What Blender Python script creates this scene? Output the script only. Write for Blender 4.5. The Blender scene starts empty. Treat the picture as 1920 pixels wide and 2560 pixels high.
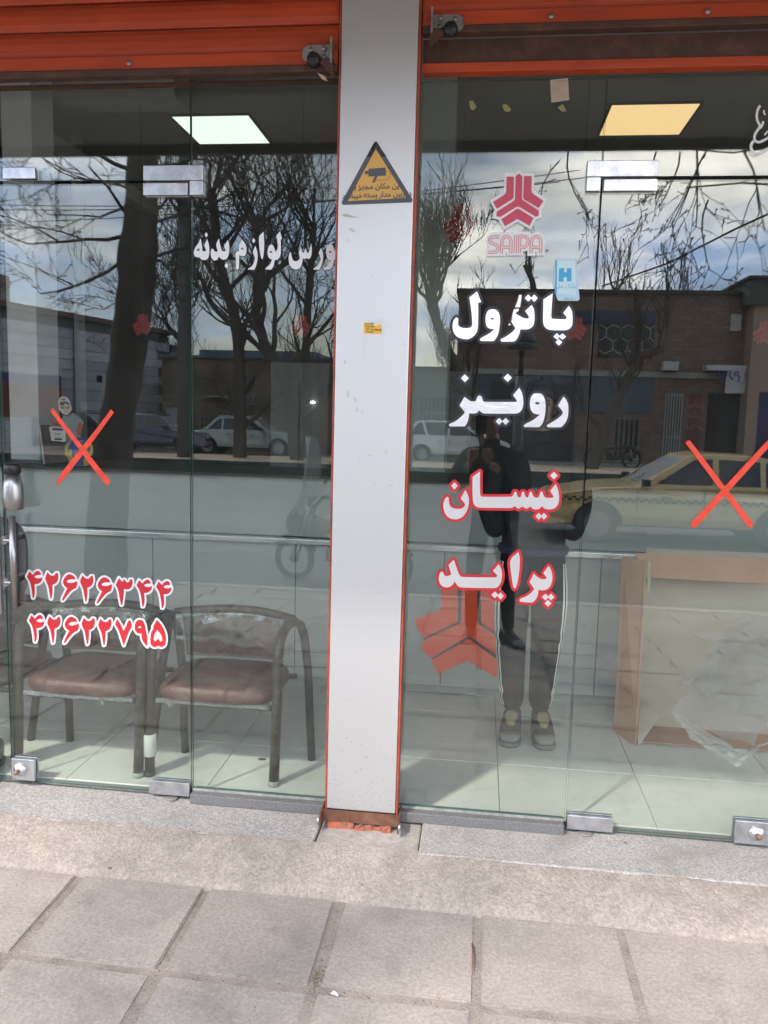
import bpy, bmesh, math, random
from mathutils import Vector, Matrix, Euler, noise
from mathutils.geometry import delaunay_2d_cdt
random.seed(7)
S = bpy.context.scene
COL = S.collection
R = math.radians

# ------------------------------------------------------------------ camera
F, YAW, PITCH, ROLL = 2011.3, 0.116892, 0.121829, -0.026795
CH, CD = 1.5, 2.88
cy, sy = math.cos(YAW), math.sin(YAW)
fwd = Vector((-sy*math.cos(PITCH), cy*math.cos(PITCH), -math.sin(PITCH)))
rgt = Vector((cy, sy, 0)); dwn = fwd.cross(rgt)
r2 = rgt*math.cos(ROLL)+dwn*math.sin(ROLL); d2 = -rgt*math.sin(ROLL)+dwn*math.cos(ROLL)
cam_d = bpy.data.cameras.new('camera'); cam = bpy.data.objects.new('camera', cam_d); COL.objects.link(cam)
cam_d.sensor_width = 36; cam_d.sensor_fit = 'VERTICAL'; cam_d.sensor_height = 36; cam_d.lens = F/2560*36
cam_d.clip_start = 0.004; cam_d.clip_end = 900
cam.matrix_world = Matrix(((r2.x, -d2.x, -fwd.x, 0), (r2.y, -d2.y, -fwd.y, -CD), (r2.z, -d2.z, -fwd.z, CH), (0, 0, 0, 1)))
S.camera = cam

def ray(px, py): return fwd*F+r2*(px-960)+d2*(py-1280)
def at(px, py, Y=0.0):            # photo pixel -> point on the vertical plane y = Y
    d = ray(px, py); t = (Y+CD)/d.y
    return Vector((d.x*t, Y, CH+d.z*t))
def onz(px, py, z=0.0):           # photo pixel -> point at height z
    d = ray(px, py); t = (z-CH)/d.z
    return Vector((d.x*t, d.y*t-CD, z))
def ref(px, py, Y):               # what the glass mirrors: point in the street, Y metres in front of it
    p = at(px, py, Y); return Vector((p.x, -Y, p.z))
def refz(px, py, z):
    p = onz(px, py, z); return Vector((p.x, -p.y, p.z))

# ------------------------------------------------------------------ light
EXPOSURE, SUN, SKY = 0.72, 2.6, 0.15
SUN_EL, SUN_AZ = 47, 34           # the sun stands in front of the shop, to the left
W = bpy.data.worlds.new('World'); S.world = W; W.use_nodes = True
nt = W.node_tree; N = nt.nodes; L = nt.links; N.clear()
out = N.new('ShaderNodeOutputWorld'); bg = N.new('ShaderNodeBackground'); bg.inputs[1].default_value = SKY
sk = N.new('ShaderNodeTexSky'); sk.sky_type = 'NISHITA'; sk.sun_disc = False
sk.sun_elevation = R(SUN_EL); sk.sun_rotation = R(180+SUN_AZ); sk.air_density = 1.3; sk.dust_density = 1.5
tc = N.new('ShaderNodeTexCoord'); mp = N.new('ShaderNodeMapping'); mp.inputs['Scale'].default_value = (1, 1, 3.2)
n1 = N.new('ShaderNodeTexNoise'); n1.inputs['Scale'].default_value = 2.3; n1.inputs['Detail'].default_value = 7; n1.inputs['Roughness'].default_value = .55; n1.inputs['Distortion'].default_value = .5
cr = N.new('ShaderNodeValToRGB'); cr.color_ramp.elements[0].position = .40; cr.color_ramp.elements[1].position = .60
cr.color_ramp.elements[0].color = (.12, .12, .12, 1)
n2 = N.new('ShaderNodeTexNoise'); n2.inputs['Scale'].default_value = 3.5; n2.inputs['Detail'].default_value = 5
cc = N.new('ShaderNodeValToRGB'); cc.color_ramp.elements[0].position = .44; cc.color_ramp.elements[0].color = (10, 13.5, 20.5, 1)
cc.color_ramp.elements[1].position = .60; cc.color_ramp.elements[1].color = (35, 32.5, 30.5, 1)
mx = N.new('ShaderNodeMix'); mx.data_type = 'RGBA'
L.new(tc.outputs['Generated'], mp.inputs[0]); L.new(mp.outputs[0], n1.inputs[0]); L.new(mp.outputs[0], n2.inputs[0])
L.new(n1.outputs[0], cr.inputs[0]); L.new(n2.outputs[0], cc.inputs[0])
L.new(cr.outputs[0], mx.inputs[0]); L.new(sk.outputs[0], mx.inputs[6]); L.new(cc.outputs[0], mx.inputs[7])
L.new(mx.outputs[2], bg.inputs[0]); L.new(bg.outputs[0], out.inputs[0])
sl = bpy.data.lights.new('sun', 'SUN'); sl.energy = SUN; sl.angle = R(3.2); sl.color = (1, .93, .82)
so = bpy.data.objects.new('sun', sl); COL.objects.link(so)
sdir = Vector((math.sin(R(SUN_AZ))*math.cos(R(SUN_EL)), math.cos(R(SUN_AZ))*math.cos(R(SUN_EL)), -math.sin(R(SUN_EL))))
so.rotation_euler = sdir.to_track_quat('-Z', 'Y').to_euler(); so.location = (-8, -10, 12)
v = S.view_settings; v.view_transform = 'Standard'; v.look = 'None'; v.gamma = 1; v.exposure = EXPOSURE; v.use_curve_mapping = False
S.cycles.max_bounces = 9; S.cycles.transparent_max_bounces = 24; S.cycles.glossy_bounces = 5; S.cycles.diffuse_bounces = 4
S.cycles.caustics_reflective = False; S.cycles.caustics_refractive = False; S.cycles.use_denoising = True
S.cycles.sample_clamp_indirect = 8

# ------------------------------------------------------------------ materials
MATS = {}
def pm(name, col, rough=.6, metal=0., var=.0, scale=6., bump=0., bscale=60., emit=None, alpha=None, spec=.5, dirt=None, dscale=2., coat=0, stretch=(1,1,1), orand=0., detail=5, speck=None):
    if name in MATS: return MATS[name]
    m = bpy.data.materials.new(name); m.use_nodes = True; t = m.node_tree; b = t.nodes['Principled BSDF']
    c = (*col, 1)
    b.inputs['Base Color'].default_value = c; b.inputs['Roughness'].default_value = rough; b.inputs['Metallic'].default_value = metal
    b.inputs['Specular IOR Level'].default_value = spec
    if coat: b.inputs['Coat Weight'].default_value = coat; b.inputs['Coat Roughness'].default_value = .06
    if emit: b.inputs['Emission Color'].default_value = (*emit[0], 1); b.inputs['Emission Strength'].default_value = emit[1]
    if alpha is not None: b.inputs['Alpha'].default_value = alpha
    if var or bump or dirt or orand:
        g = t.nodes.new('ShaderNodeTexCoord'); mpn = t.nodes.new('ShaderNodeMapping'); mpn.inputs['Scale'].default_value = stretch
        t.links.new(g.outputs['Object'], mpn.inputs[0]); src = mpn.outputs[0]
        if orand:
            oi = t.nodes.new('ShaderNodeObjectInfo'); va = t.nodes.new('ShaderNodeVectorMath'); va.operation = 'SCALE'
            cx = t.nodes.new('ShaderNodeCombineXYZ'); t.links.new(oi.outputs['Random'], cx.inputs[0]); t.links.new(oi.outputs['Random'], cx.inputs[1])
            t.links.new(cx.outputs[0], va.inputs[0]); va.inputs[3].default_value = 40
            ad = t.nodes.new('ShaderNodeVectorMath'); t.links.new(src, ad.inputs[0]); t.links.new(va.outputs[0], ad.inputs[1]); src = ad.outputs[0]
        cur = None
        if var or orand:
            n = t.nodes.new('ShaderNodeTexNoise'); n.inputs['Scale'].default_value = scale; n.inputs['Detail'].default_value = detail; n.inputs['Roughness'].default_value = .65
            t.links.new(src, n.inputs[0]); r = t.nodes.new('ShaderNodeMapRange'); r.inputs[1].default_value = .3; r.inputs[2].default_value = .7
            r.inputs[3].default_value = 1-var; r.inputs[4].default_value = 1+var; t.links.new(n.outputs[0], r.inputs[0])
            x = t.nodes.new('ShaderNodeMix'); x.data_type = 'RGBA'; x.blend_type = 'MULTIPLY'; x.inputs[0].default_value = 1; x.inputs[6].default_value = c
            t.links.new(r.outputs[0], x.inputs[7]); cur = x.outputs[2]
            if orand:
                r3 = t.nodes.new('ShaderNodeMapRange'); r3.inputs[3].default_value = 1-orand; r3.inputs[4].default_value = 1+orand
                t.links.new(oi.outputs['Random'], r3.inputs[0]); x2 = t.nodes.new('ShaderNodeMix'); x2.data_type = 'RGBA'; x2.blend_type = 'MULTIPLY'; x2.inputs[0].default_value = 1
                t.links.new(cur, x2.inputs[6]); t.links.new(r3.outputs[0], x2.inputs[7]); cur = x2.outputs[2]
        if speck and cur:
            n = t.nodes.new('ShaderNodeTexNoise'); n.inputs['Scale'].default_value = speck[0]; n.inputs['Detail'].default_value = 3; n.inputs['Roughness'].default_value = .8; t.links.new(src, n.inputs[0])
            r = t.nodes.new('ShaderNodeMapRange'); r.inputs[1].default_value = .3; r.inputs[2].default_value = .7; r.inputs[3].default_value = 1-speck[1]; r.inputs[4].default_value = 1+speck[1]; t.links.new(n.outputs[0], r.inputs[0])
            x = t.nodes.new('ShaderNodeMix'); x.data_type = 'RGBA'; x.blend_type = 'MULTIPLY'; x.inputs[0].default_value = 1; t.links.new(cur, x.inputs[6]); t.links.new(r.outputs[0], x.inputs[7]); cur = x.outputs[2]
        if dirt:
            n = t.nodes.new('ShaderNodeTexNoise'); n.inputs['Scale'].default_value = dscale; n.inputs['Detail'].default_value = 8; n.inputs['Roughness'].default_value = .7; t.links.new(src, n.inputs[0])
            r = t.nodes.new('ShaderNodeMapRange'); r.inputs[1].default_value = .5; r.inputs[2].default_value = .68; r.inputs[4].default_value = dirt[1]; t.links.new(n.outputs[0], r.inputs[0])
            x = t.nodes.new('ShaderNodeMix'); x.data_type = 'RGBA'; x.inputs[6].default_value = c; x.inputs[7].default_value = (*dirt[0], 1)
            if cur: t.links.new(cur, x.inputs[6])
            t.links.new(r.outputs[0], x.inputs[0]); cur = x.outputs[2]
        if cur: t.links.new(cur, b.inputs['Base Color'])
        if bump:
            n = t.nodes.new('ShaderNodeTexNoise'); n.inputs['Scale'].default_value = bscale; n.inputs['Detail'].default_value = 6; t.links.new(src, n.inputs[0])
            bn = t.nodes.new('ShaderNodeBump'); bn.inputs['Strength'].default_value = bump; bn.inputs['Distance'].default_value = .01; t.links.new(n.outputs[0], bn.inputs['Height']); t.links.new(bn.outputs[0], b.inputs['Normal'])
    MATS[name] = m; return m

def glass_mat(name, tint=(.925, .955, .935), boost=1.5, haze=.007, rough=0.0, streak=True):
    m = bpy.data.materials.new(name); m.use_nodes = True; t = m.node_tree; t.nodes.clear(); n = t.nodes.new
    o = n('ShaderNodeOutputMaterial'); tr = n('ShaderNodeBsdfTransparent'); tr.inputs[0].default_value = (*tint, 1)
    gl = n('ShaderNodeBsdfGlossy'); gl.inputs['Roughness'].default_value = rough; gl.inputs[0].default_value = (.97, 1, .985, 1)
    lw = n('ShaderNodeLayerWeight'); lw.inputs[0].default_value = .5; fr = n('ShaderNodeMath'); fr.operation = 'POWER'; fr.inputs[1].default_value = 5; t.links.new(lw.outputs['Facing'], fr.inputs[0]); ml = n('ShaderNodeMath'); ml.operation = 'MULTIPLY_ADD'; ml.inputs[1].default_value = .9; ml.inputs[2].default_value = .043*boost
    m1 = n('ShaderNodeMixShader'); df = n('ShaderNodeBsdfDiffuse'); df.inputs[0].default_value = (.5, .5, .48, 1); m2 = n('ShaderNodeMixShader')
    t.links.new(fr.outputs[0], ml.inputs[0]); t.links.new(ml.outputs[0], m1.inputs[0]); t.links.new(tr.outputs[0], m1.inputs[1]); t.links.new(gl.outputs[0], m1.inputs[2])
    if streak:
        g = n('ShaderNodeTexCoord'); mpn = n('ShaderNodeMapping'); mpn.inputs['Scale'].default_value = (3, 3, .8); ns = n('ShaderNodeTexNoise'); ns.inputs['Scale'].default_value = 2.2; ns.inputs['Detail'].default_value = 6
        r = n('ShaderNodeMapRange'); r.inputs[1].default_value = .4; r.inputs[2].default_value = .75; r.inputs[3].default_value = haze*.25; r.inputs[4].default_value = haze*2.2
        t.links.new(g.outputs['Object'], mpn.inputs[0]); t.links.new(mpn.outputs[0], ns.inputs[0]); t.links.new(ns.outputs[0], r.inputs[0]); t.links.new(r.outputs[0], m2.inputs[0])
    else: m2.inputs[0].default_value = haze
    t.links.new(m1.outputs[0], m2.inputs[1]); t.links.new(df.outputs[0], m2.inputs[2]); t.links.new(m2.outputs[0], o.inputs[0])
    return m

# ------------------------------------------------------------------ mesh helpers
def link(o, parent=None, loc=None, rot=None):
    COL.objects.link(o)
    if parent: o.parent = parent
    if loc is not None: o.location = loc
    if rot is not None: o.rotation_euler = rot
    return o
def obj(name, verts, faces, m=None, parent=None, smooth=False, loc=None, rot=None):
    me = bpy.data.meshes.new(name); me.from_pydata([tuple(v) for v in verts], [], faces); me.update()
    for k in (m if isinstance(m, (list, tuple)) else [m] if m else []): me.materials.append(k)
    if smooth: me.polygons.foreach_set('use_smooth', [True]*len(me.polygons))
    return link(bpy.data.objects.new(name, me), parent, loc, rot)
def empty(name, loc=(0, 0, 0), rz=0):
    o = bpy.data.objects.new(name, None); o.empty_display_size = .1; link(o, None, loc, (0, 0, rz)); return o
def tag(o, label=None, cat=None, group=None, kind=None):
    if label: o['label'] = label
    if cat: o['category'] = cat
    if group: o['group'] = group
    if kind: o['kind'] = kind
    return o
class MB:
    def __init__(s): s.v = []; s.f = []; s.mi = []; s.k = 0
    def add(s, vs, fs):
        n = len(s.v); s.v += [Vector(v) for v in vs]; s.f += [tuple(i+n for i in f) for f in fs]; s.mi += [s.k]*len(fs); return s
    def mat(s, k): s.k = k; return s
    def box(s, a, b, M=None):
        (x0, y0, z0), (x1, y1, z1) = a, b
        vs = [Vector(p) for p in ((x0,y0,z0),(x1,y0,z0),(x1,y1,z0),(x0,y1,z0),(x0,y0,z1),(x1,y0,z1),(x1,y1,z1),(x0,y1,z1))]
        if M is not None: vs = [M @ p for p in vs]
        return s.add(vs, [(0,3,2,1),(4,5,6,7),(0,1,5,4),(1,2,6,5),(2,3,7,6),(3,0,4,7)])
    def tube(s, pts, rad, n=8, cap=True, closed=False):
        pts = [Vector(p) for p in pts]; k = len(pts); rad = rad if isinstance(rad, (list, tuple)) else [rad]*k
        vs = []; up = None
        for i, p in enumerate(pts):
            a = pts[(i-1) % k] if (closed or i) else p; b = pts[(i+1) % k] if (closed or i < k-1) else p
            t = (b-a); t = t.normalized() if t.length > 1e-9 else Vector((0, 0, 1))
            if up is None: up = t.orthogonal().normalized()
            up = (up-t*up.dot(t)); up = up.normalized() if up.length > 1e-6 else t.orthogonal().normalized(); w = t.cross(up)
            for j in range(n):
                q = 2*math.pi*j/n; vs.append(p+(up*math.cos(q)+w*math.sin(q))*rad[i])
        fs = []
        for i in range(k if closed else k-1):
            for j in range(n):
                a = i*n+j; b = i*n+(j+1) % n; c = ((i+1) % k)*n+(j+1) % n; d = ((i+1) % k)*n+j; fs.append((a, b, c, d))
        if cap and not closed: fs.append(tuple(range(n-1, -1, -1))); fs.append(tuple(range((k-1)*n, k*n)))
        return s.add(vs, fs)
    def lathe(s, prof, c=(0, 0, 0), n=20, M=None):
        vs = []; fs = []; k = len(prof)
        for r, z in prof:
            for j in range(n):
                q = 2*math.pi*j/n; p = Vector((r*math.cos(q), r*math.sin(q), z))
                vs.append((M @ p if M is not None else p)+Vector(c))
        for i in range(k-1):
            for j in range(n): fs.append((i*n+j, i*n+(j+1) % n, (i+1)*n+(j+1) % n, (i+1)*n+j))
        fs.append(tuple(range(n-1, -1, -1))); fs.append(tuple(range((k-1)*n, k*n)))
        return s.add(vs, fs)
    def prism(s, prof, y0, y1, M=None, taper=None):      # prof in (x, z), extruded along y
        k = len(prof); vs = []
        for yy, sd in ((y0, -1), (y1, 1)):
            for (x, z) in prof:
                y = yy if taper is None else taper(x, z)*sd
                p = Vector((x, y, z)); vs.append(M @ p if M is not None else p)
        fs = [tuple(range(k-1, -1, -1)), tuple(range(k, 2*k))]+[(i, (i+1) % k, k+(i+1) % k, k+i) for i in range(k)]
        ar = sum(prof[i][0]*prof[(i+1) % k][1]-prof[(i+1) % k][0]*prof[i][1] for i in range(k))
        if ar > 0: fs = [tuple(range(k)), tuple(range(2*k-1, k-1, -1))]+[(k+i, k+(i+1) % k, (i+1) % k, i) for i in range(k)]
        if ar > 0: fs = [f for f in fs]
        return s.add(vs, fs)
    def out(s, name, m, parent=None, smooth=False, bevel=0, loc=None, rot=None, fix=False):
        o = obj(name, s.v, s.f, m, parent, smooth, loc, rot)
        if isinstance(m, (list, tuple)): o.data.polygons.foreach_set('material_index', s.mi)
        if fix:
            b = bmesh.new(); b.from_mesh(o.data); bmesh.ops.recalc_face_normals(b, faces=b.faces); b.to_mesh(o.data); b.free()
        if bevel:
            d = o.modifiers.new('bevel', 'BEVEL'); d.width = bevel; d.segments = 2; d.limit_method = 'ANGLE'; d.angle_limit = R(40)
        if smooth and not bevel:
            pass
        return o
def box(name, a, b, m, parent=None, bevel=0):
    lo = [min(a[i], b[i]) for i in range(3)]; hi = [max(a[i], b[i]) for i in range(3)]
    return MB().box(lo, hi).out(name, m, parent, bevel=bevel)

def smooth_poly(pts, sub=5, corner=48):
    P = [Vector((p[0], p[1])) for p in pts]; n = len(P); C = []
    for i in range(n):
        a = P[i]-P[i-1]; b = P[(i+1) % n]-P[i]
        C.append(a.length < 1e-6 or b.length < 1e-6 or abs(a.angle_signed(b)) > R(corner))
    o = []
    for i in range(n):
        p1, p2 = P[i], P[(i+1) % n]; l = (p2-p1)
        t1 = (p2-P[i-1])*.5 if not C[i] else l; t2 = (P[(i+2) % n]-p1)*.5 if not C[(i+1) % n] else l
        for t in (t1, t2):
            if t.length > l.length: t *= l.length/t.length
        if C[i] and C[(i+1) % n]: o.append(p1); continue
        for k in range(sub):
            u = k/sub; h = 2*u**3-3*u**2+1; h2 = u**3-2*u**2+u; h3 = -2*u**3+3*u**2; h4 = u**3-u**2
            o.append(p1*h+t1*h2+p2*h3+t2*h4)
    return o
def flat_union(polys, holes=(), grow=0.):
    """triangles of the union of 2-D polygons, each grown by `grow`; holes cut out of the ungrown shape"""
    vs, fs, hid = [], [], set()
    def addp(p):
        a = sum(p[i][0]*p[(i+1) % len(p)][1]-p[(i+1) % len(p)][0]*p[i][1] for i in range(len(p)))
        if a < 0: p = p[::-1]
        n = len(vs); vs.extend(Vector((q[0], q[1])) for q in p); fs.append(list(range(n, n+len(p))))
    for p in polys:
        addp(p)
        if grow:
            k = len(p)
            for i in range(k):
                a, b = Vector(p[i]), Vector(p[(i+1) % k]); e = b-a
                if e.length < 1e-7: continue
                nn = Vector((-e.y, e.x)).normalized()*grow
                addp([a-nn, b-nn, b+nn, a+nn]); addp([a+Vector((math.cos(q*math.pi/5), math.sin(q*math.pi/5)))*grow for q in range(10)])
    if not grow:
        for h in holes: hid.add(len(fs)); addp(h)
    v, e, f, ov, oe, of = delaunay_2d_cdt(vs, [], fs, 0, 1e-7)
    keep = [t for t, o in zip(f, of) if o and not (set(o) & hid)]
    used = sorted({i for t in keep for i in t}); mpx = {j: i for i, j in enumerate(used)}
    return [v[i] for i in used], [tuple(mpx[i] for i in t) for t in keep]
def decal(name, polys, m, y, parent=None, holes=(), grow=0., sm=True, conv=None, smh=True):
    """a flat sticker cut from polygons given in photo pixels, lying on the plane y"""
    P = [smooth_poly(p) if sm else [Vector(q) for q in p] for p in polys]; H = [smooth_poly(p) if smh else p for p in holes]
    cv = conv or (lambda q: (lambda a: Vector((a.x, a.z)))(at(q[0], q[1], y)))
    P = [[cv(q) for q in p] for p in P]; H = [[cv(q) for q in p] for p in H]
    v, f = flat_union(P, H, grow)
    me_v = [(q.x, y, q.y) for q in v]
    ff = []
    for t in f:
        a, b, c = (Vector(me_v[i]) for i in t[:3]); ff.append(t if (b-a).cross(c-a).y < 0 else t[::-1])
    return obj(name, me_v, ff, m, parent)
def zoom(pts, s, ox, oy): return [(ox+x*s, oy+y*s) for x, y in pts]

# Persian text in presentation forms for the font that ships with Blender
_AR = {'ا': 'FE8D FE8E', 'ب': 'FE8F FE90 FE91 FE92', 'پ': 'FB56 FB57 FB58 FB59', 'ت': 'FE95 FE96 FE97 FE98', 'ج': 'FE9D FE9E FE9F FEA0', 'چ': 'FB7A FB7B FB7C FB7D', 'خ': 'FEA5 FEA6 FEA7 FEA8', 'د': 'FEA9 FEAA',
       'ر': 'FEAD FEAE', 'ز': 'FEAF FEB0', 'س': 'FEB1 FEB2 FEB3 FEB4', 'ش': 'FEB5 FEB6 FEB7 FEB8', 'ک': 'FB8E FB8F FB90 FB91', 'ل': 'FEDD FEDE FEDF FEE0', 'م': 'FEE1 FEE2 FEE3 FEE4', 'ن': 'FEE5 FEE6 FEE7 FEE8',
       'ه': 'FEE9 FEEA FEEB FEEC', 'و': 'FEED FEEE', 'ی': 'FBFC FBFD FBFE FBFF', 'ح': 'FEA1 FEA2 FEA3 FEA4', 'ف': 'FED1 FED2 FED3 FED4', 'ق': 'FED5 FED6 FED7 FED8'}
def farsi(s):
    o = []
    for i, c in enumerate(s):
        f = _AR.get(c)
        if not f: o.append(c); continue
        f = [chr(int(h, 16)) for h in f.split()]
        pj = i > 0 and s[i-1] in _AR and len(_AR[s[i-1]].split()) == 4; nj = i < len(s)-1 and s[i+1] in _AR and len(f) == 4
        o.append(f[3] if pj and nj else f[1] if pj else f[2] if nj else f[0])
    return ''.join(reversed(o))
def text(name, s, size, m, parent, M, extr=0.0, bold=0.0, spacing=1.0, align='CENTER'):
    c = bpy.data.curves.new(name, 'FONT'); c.body = s; c.size = size; c.align_x = align; c.align_y = 'CENTER'; c.extrude = extr; c.offset = bold; c.space_character = spacing; c.resolution_u = 2
    t = bpy.data.objects.new(name, c); COL.objects.link(t); bpy.context.view_layer.update()
    me = bpy.data.meshes.new_from_object(t.evaluated_get(bpy.context.evaluated_depsgraph_get())); COL.objects.unlink(t); bpy.data.objects.remove(t)
    me.transform(M); me.materials.clear(); me.materials.append(m); me.name = name
    return link(bpy.data.objects.new(name, me), parent)
FACE = Matrix.Rotation(R(90), 4, 'X')                   # text that faces the street (-y)
BACK = Matrix.Rotation(R(180), 4, 'Z') @ FACE           # text that faces the shop (+y)

M_ = {}
glass = glass_mat('float glass'); edge = pm('glass edge', (.05, .13, .10), .15, spec=.8)
white = pm('white paint', (.75, .75, .73), .5, var=.05)
black = pm('black plastic', (.012, .012, .013), .4)
dark = pm('dark void', (.012, .012, .012), .8)
chrome = pm('brushed steel', (.36, .355, .35), .33, 1, var=.06, scale=30, stretch=(1, 1, .05))
zinc = pm('zinc fitting', (.60, .61, .64), .30, .9, var=.22, scale=22, bump=.15, bscale=14, dirt=((.35, .34, .33), .5), dscale=25)
rubber = pm('tyre rubber', (.018, .018, .018), .75, bump=.2)
# ================================================================== GROUND
def zp(y):                                              # height of the pavement y metres in front of the glass
    return -.1 if y > -1.3 else max(-.38, -.1-.28*(-1.3-y)/4.0)
soil = pm('ground', (.16, .14, .12), .95, var=.2, scale=.5)
tag(obj('ground', [(-300, -300, -.56), (300, -300, -.56), (300, 60, -.56), (-300, 60, -.56)], [(0, 1, 2, 3)], soil), kind='structure')
asphalt = pm('asphalt', (.115, .112, .108), .85, var=.18, scale=1.3, bump=.5, bscale=90, dirt=((.19, .18, .165), .8), dscale=.6, stretch=(.25, 1, 1))
tag(obj('road', [(-60, -20.7, -.5), (60, -20.7, -.5), (60, -5.3, -.5), (-60, -5.3, -.5)], [(0, 1, 2, 3)], asphalt), kind='structure')
grout = pm('sandy joint mortar', (.27, .235, .20), .95, var=.22, scale=14, bump=.5, bscale=120, speck=(160, .16))
conc = pm('rough concrete', (.30, .262, .228), .92, var=.13, scale=9, bump=.6, bscale=110, dirt=((.20, .175, .152), .6), dscale=12, speck=(80, .30))
gv = []; gf = []
ys = [-.40, -1.3, -5.3]
for x in (-14, 14):
    for y in ys: gv.append((x, y, zp(y)-.0055))
gv += [(-14, -5.3, -.6), (14, -5.3, -.6)]
pav = tag(obj('pavement', gv, [(0, 1, 4, 3), (1, 2, 5, 4), (2, 6, 7, 5)], grout), kind='structure')
# 45 cm paving slabs, each its own piece
slabm = pm('paving slab concrete', (.315, .28, .25), .88, var=.10, scale=7, bump=.18, bscale=110, dirt=((.20, .18, .162), .6), dscale=6, orand=.08, detail=12, speck=(85, .26))
def slab_mesh(k):
    rnd = random.Random(k); b = bmesh.new(); w, h, t = .2115, .199, .03
    vs = [b.verts.new((x*w+rnd.uniform(-.003, .003), y*h+rnd.uniform(-.003, .003), z)) for z in (-t, 0) for x, y in ((-1, -1), (1, -1), (1, 1), (-1, 1))]
    for f in ((0, 3, 2, 1), (4, 5, 6, 7), (0, 1, 5, 4), (1, 2, 6, 5), (2, 3, 7, 6), (3, 0, 4, 7)): b.faces.new([vs[i] for i in f])
    bmesh.ops.bevel(b, geom=[e for e in b.edges if all(v.co.z == 0 for v in e.verts)]+[e for e in b.edges if e.verts[0].co.z != e.verts[1].co.z], offset=.0042, segments=2, affect='EDGES')
    me = bpy.data.meshes.new('paving_slab'); b.to_mesh(me); b.free(); me.materials.append(slabm); return me
SM = [slab_mesh(k) for k in range(5)]
rnd = random.Random(3)
j = 0; y = -.63
while y > -5.2:
    for i in range(-11, 12):
        x = .275+i*.451
        if -5.35 < y < -4.75 and -4.2 < x < -3.2: continue
        o = link(bpy.data.objects.new('paving_slab', rnd.choice(SM)), pav)
        sl_ = math.atan2(.28, 4.0) if y < -1.3 else 0
        o.location = (x+rnd.uniform(-.004, .004), y, zp(y)+rnd.uniform(-.0025, .0035)); o.rotation_euler = (sl_+rnd.uniform(-.009, .009), rnd.uniform(-.009, .009), rnd.uniform(-.008, .008)+rnd.choice((0, math.pi)))
    j += 1; y -= .427
# kerb at the road edge
kb = tag(empty('kerb', (0, -5.36, -.5)), kind='structure')
kerbm = pm('kerb concrete', (.36, .34, .31), .9, var=.15, scale=3, bump=.4, orand=.08)
for i in range(-9, 9): MB().box((i*.8+.004, -.07, -.06), (i*.8+.796, .07, .125)).out('kerb_stone', kerbm, kb, bevel=.012)
# concrete apron between slabs and granite step : a lumpy strip
n_ = 260; g = []; fc = []
for i in range(n_+1):
    x = -2.6+i*4.6/n_
    for k in range(11):
        u = k/10; y = -.235-.20*u-(.022*noise.noise(Vector((x*3, 1, 0)))+.008*noise.noise(Vector((x*17, 5, 0))))*(1 if k > 7 else u)
        z = -.0115-.084*u**1.25+.006*noise.noise(Vector((x*6, y*22, 3)))+.004*noise.noise(Vector((x*25, y*60, 9)))
        if k == 10: z = -.107
        g.append((x, y, z))
for i in range(n_):
    for k in range(10): a = i*11+k; fc.append((a, a+1, a+12, a+11))
tag(obj('concrete_apron', g, [f[::-1] for f in fc], conc, smooth=True), kind='structure')
# granite step
gran = pm('granite step', (.37, .35, .335), .8, var=.34, scale=95, bump=.3, bscale=120, dirt=((.24, .215, .195), .65), dscale=4, detail=3, speck=(240, .4))
st = tag(empty('doorstep', (0, 0, 0)), kind='structure')
MB().box((-2.6, -.245, -.16), (-.532, .04, -.014)).out('granite_block', gran, st, bevel=.005)
MB().box((-.528, -.262, -.16), (-.16, .04, -.024)).out('granite_block', pm('worn step stone', (.36, .33, .30), .9, var=.2, scale=30, bump=.5, dirt=((.25, .22, .2), .7), dscale=9), st, bevel=.006)
MB().box((-.157, -.252, -.16), (1.1, .04, -.012)).out('granite_block', gran, st, bevel=.005)
MB().box((1.103, -.252, -.16), (2.4, .04, -.013)).out('granite_block', gran, st, bevel=.005)
dgran = pm('dark granite sill', (.15, .15, .15), .55, var=.5, scale=200, detail=2, bump=.2)
for a, b in ((-1.056, -.515), (-.253, .360)):
    MB().box((a, -.045, -.013), (b, .03, .026)).out('granite_sill', dgran, st, bevel=.003)
    MB().box((a, -.012, .0262), (b, -.0062, .034)).out('silicone_joint', pm('grey silicone', (.30, .30, .28), .6, var=.3, scale=40), st)
# debris in the joints
deb = MB(); rnd = random.Random(11)
def chip(mb, x, y, z, s, flat=.35):
    a = rnd.uniform(0, 6.3); n = rnd.randint(4, 6); top = [(x+math.cos(a+q*6.283/n)*s*rnd.uniform(.6, 1), y+math.sin(a+q*6.283/n)*s*rnd.uniform(.6, 1), z) for q in range(n)]
    mb.add(top+[(x, y, z+s*flat)], [(i, (i+1) % n, n) for i in range(n)])
for k in range(420):
    if rnd.random() < .6: i = rnd.randint(-4, 3); x = .5+i*.451+rnd.uniform(-.012, .012); y = rnd.uniform(-1.2, -.43)
    else: x = rnd.uniform(-1.9, 1.6); y = -.63-.427*rnd.choice((.5, 1.5))+rnd.uniform(-.012, .012)
    chip(deb, x, y, -.1055, rnd.uniform(.0015, .0045))
p0 = onz(795, 2440, -.1)
for k in range(90): chip(deb, p0.x+rnd.gauss(0, .008), p0.y+rnd.gauss(0, .022), -.1055, rnd.uniform(.002, .006), .5)
tag(deb.out('gravel', pm('crumbs', (.15, .12, .09), .95, var=.6, scale=200)), kind='stuff')
lb = MB(); chip(lb, *onz(835, 2483, -.097), .010, .8); chip(lb, *onz(842, 2487, -.097), .007, .9)
tag(lb.out('paper_scrap', pm('white scrap', (.75, .73, .7), .8)), 'small crumpled white scrap lying on a paving slab near the front', 'litter')
q = [onz(1180, 2360, -.098), onz(1184, 2395, -.098), onz(1181, 2436, -.098)]
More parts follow.
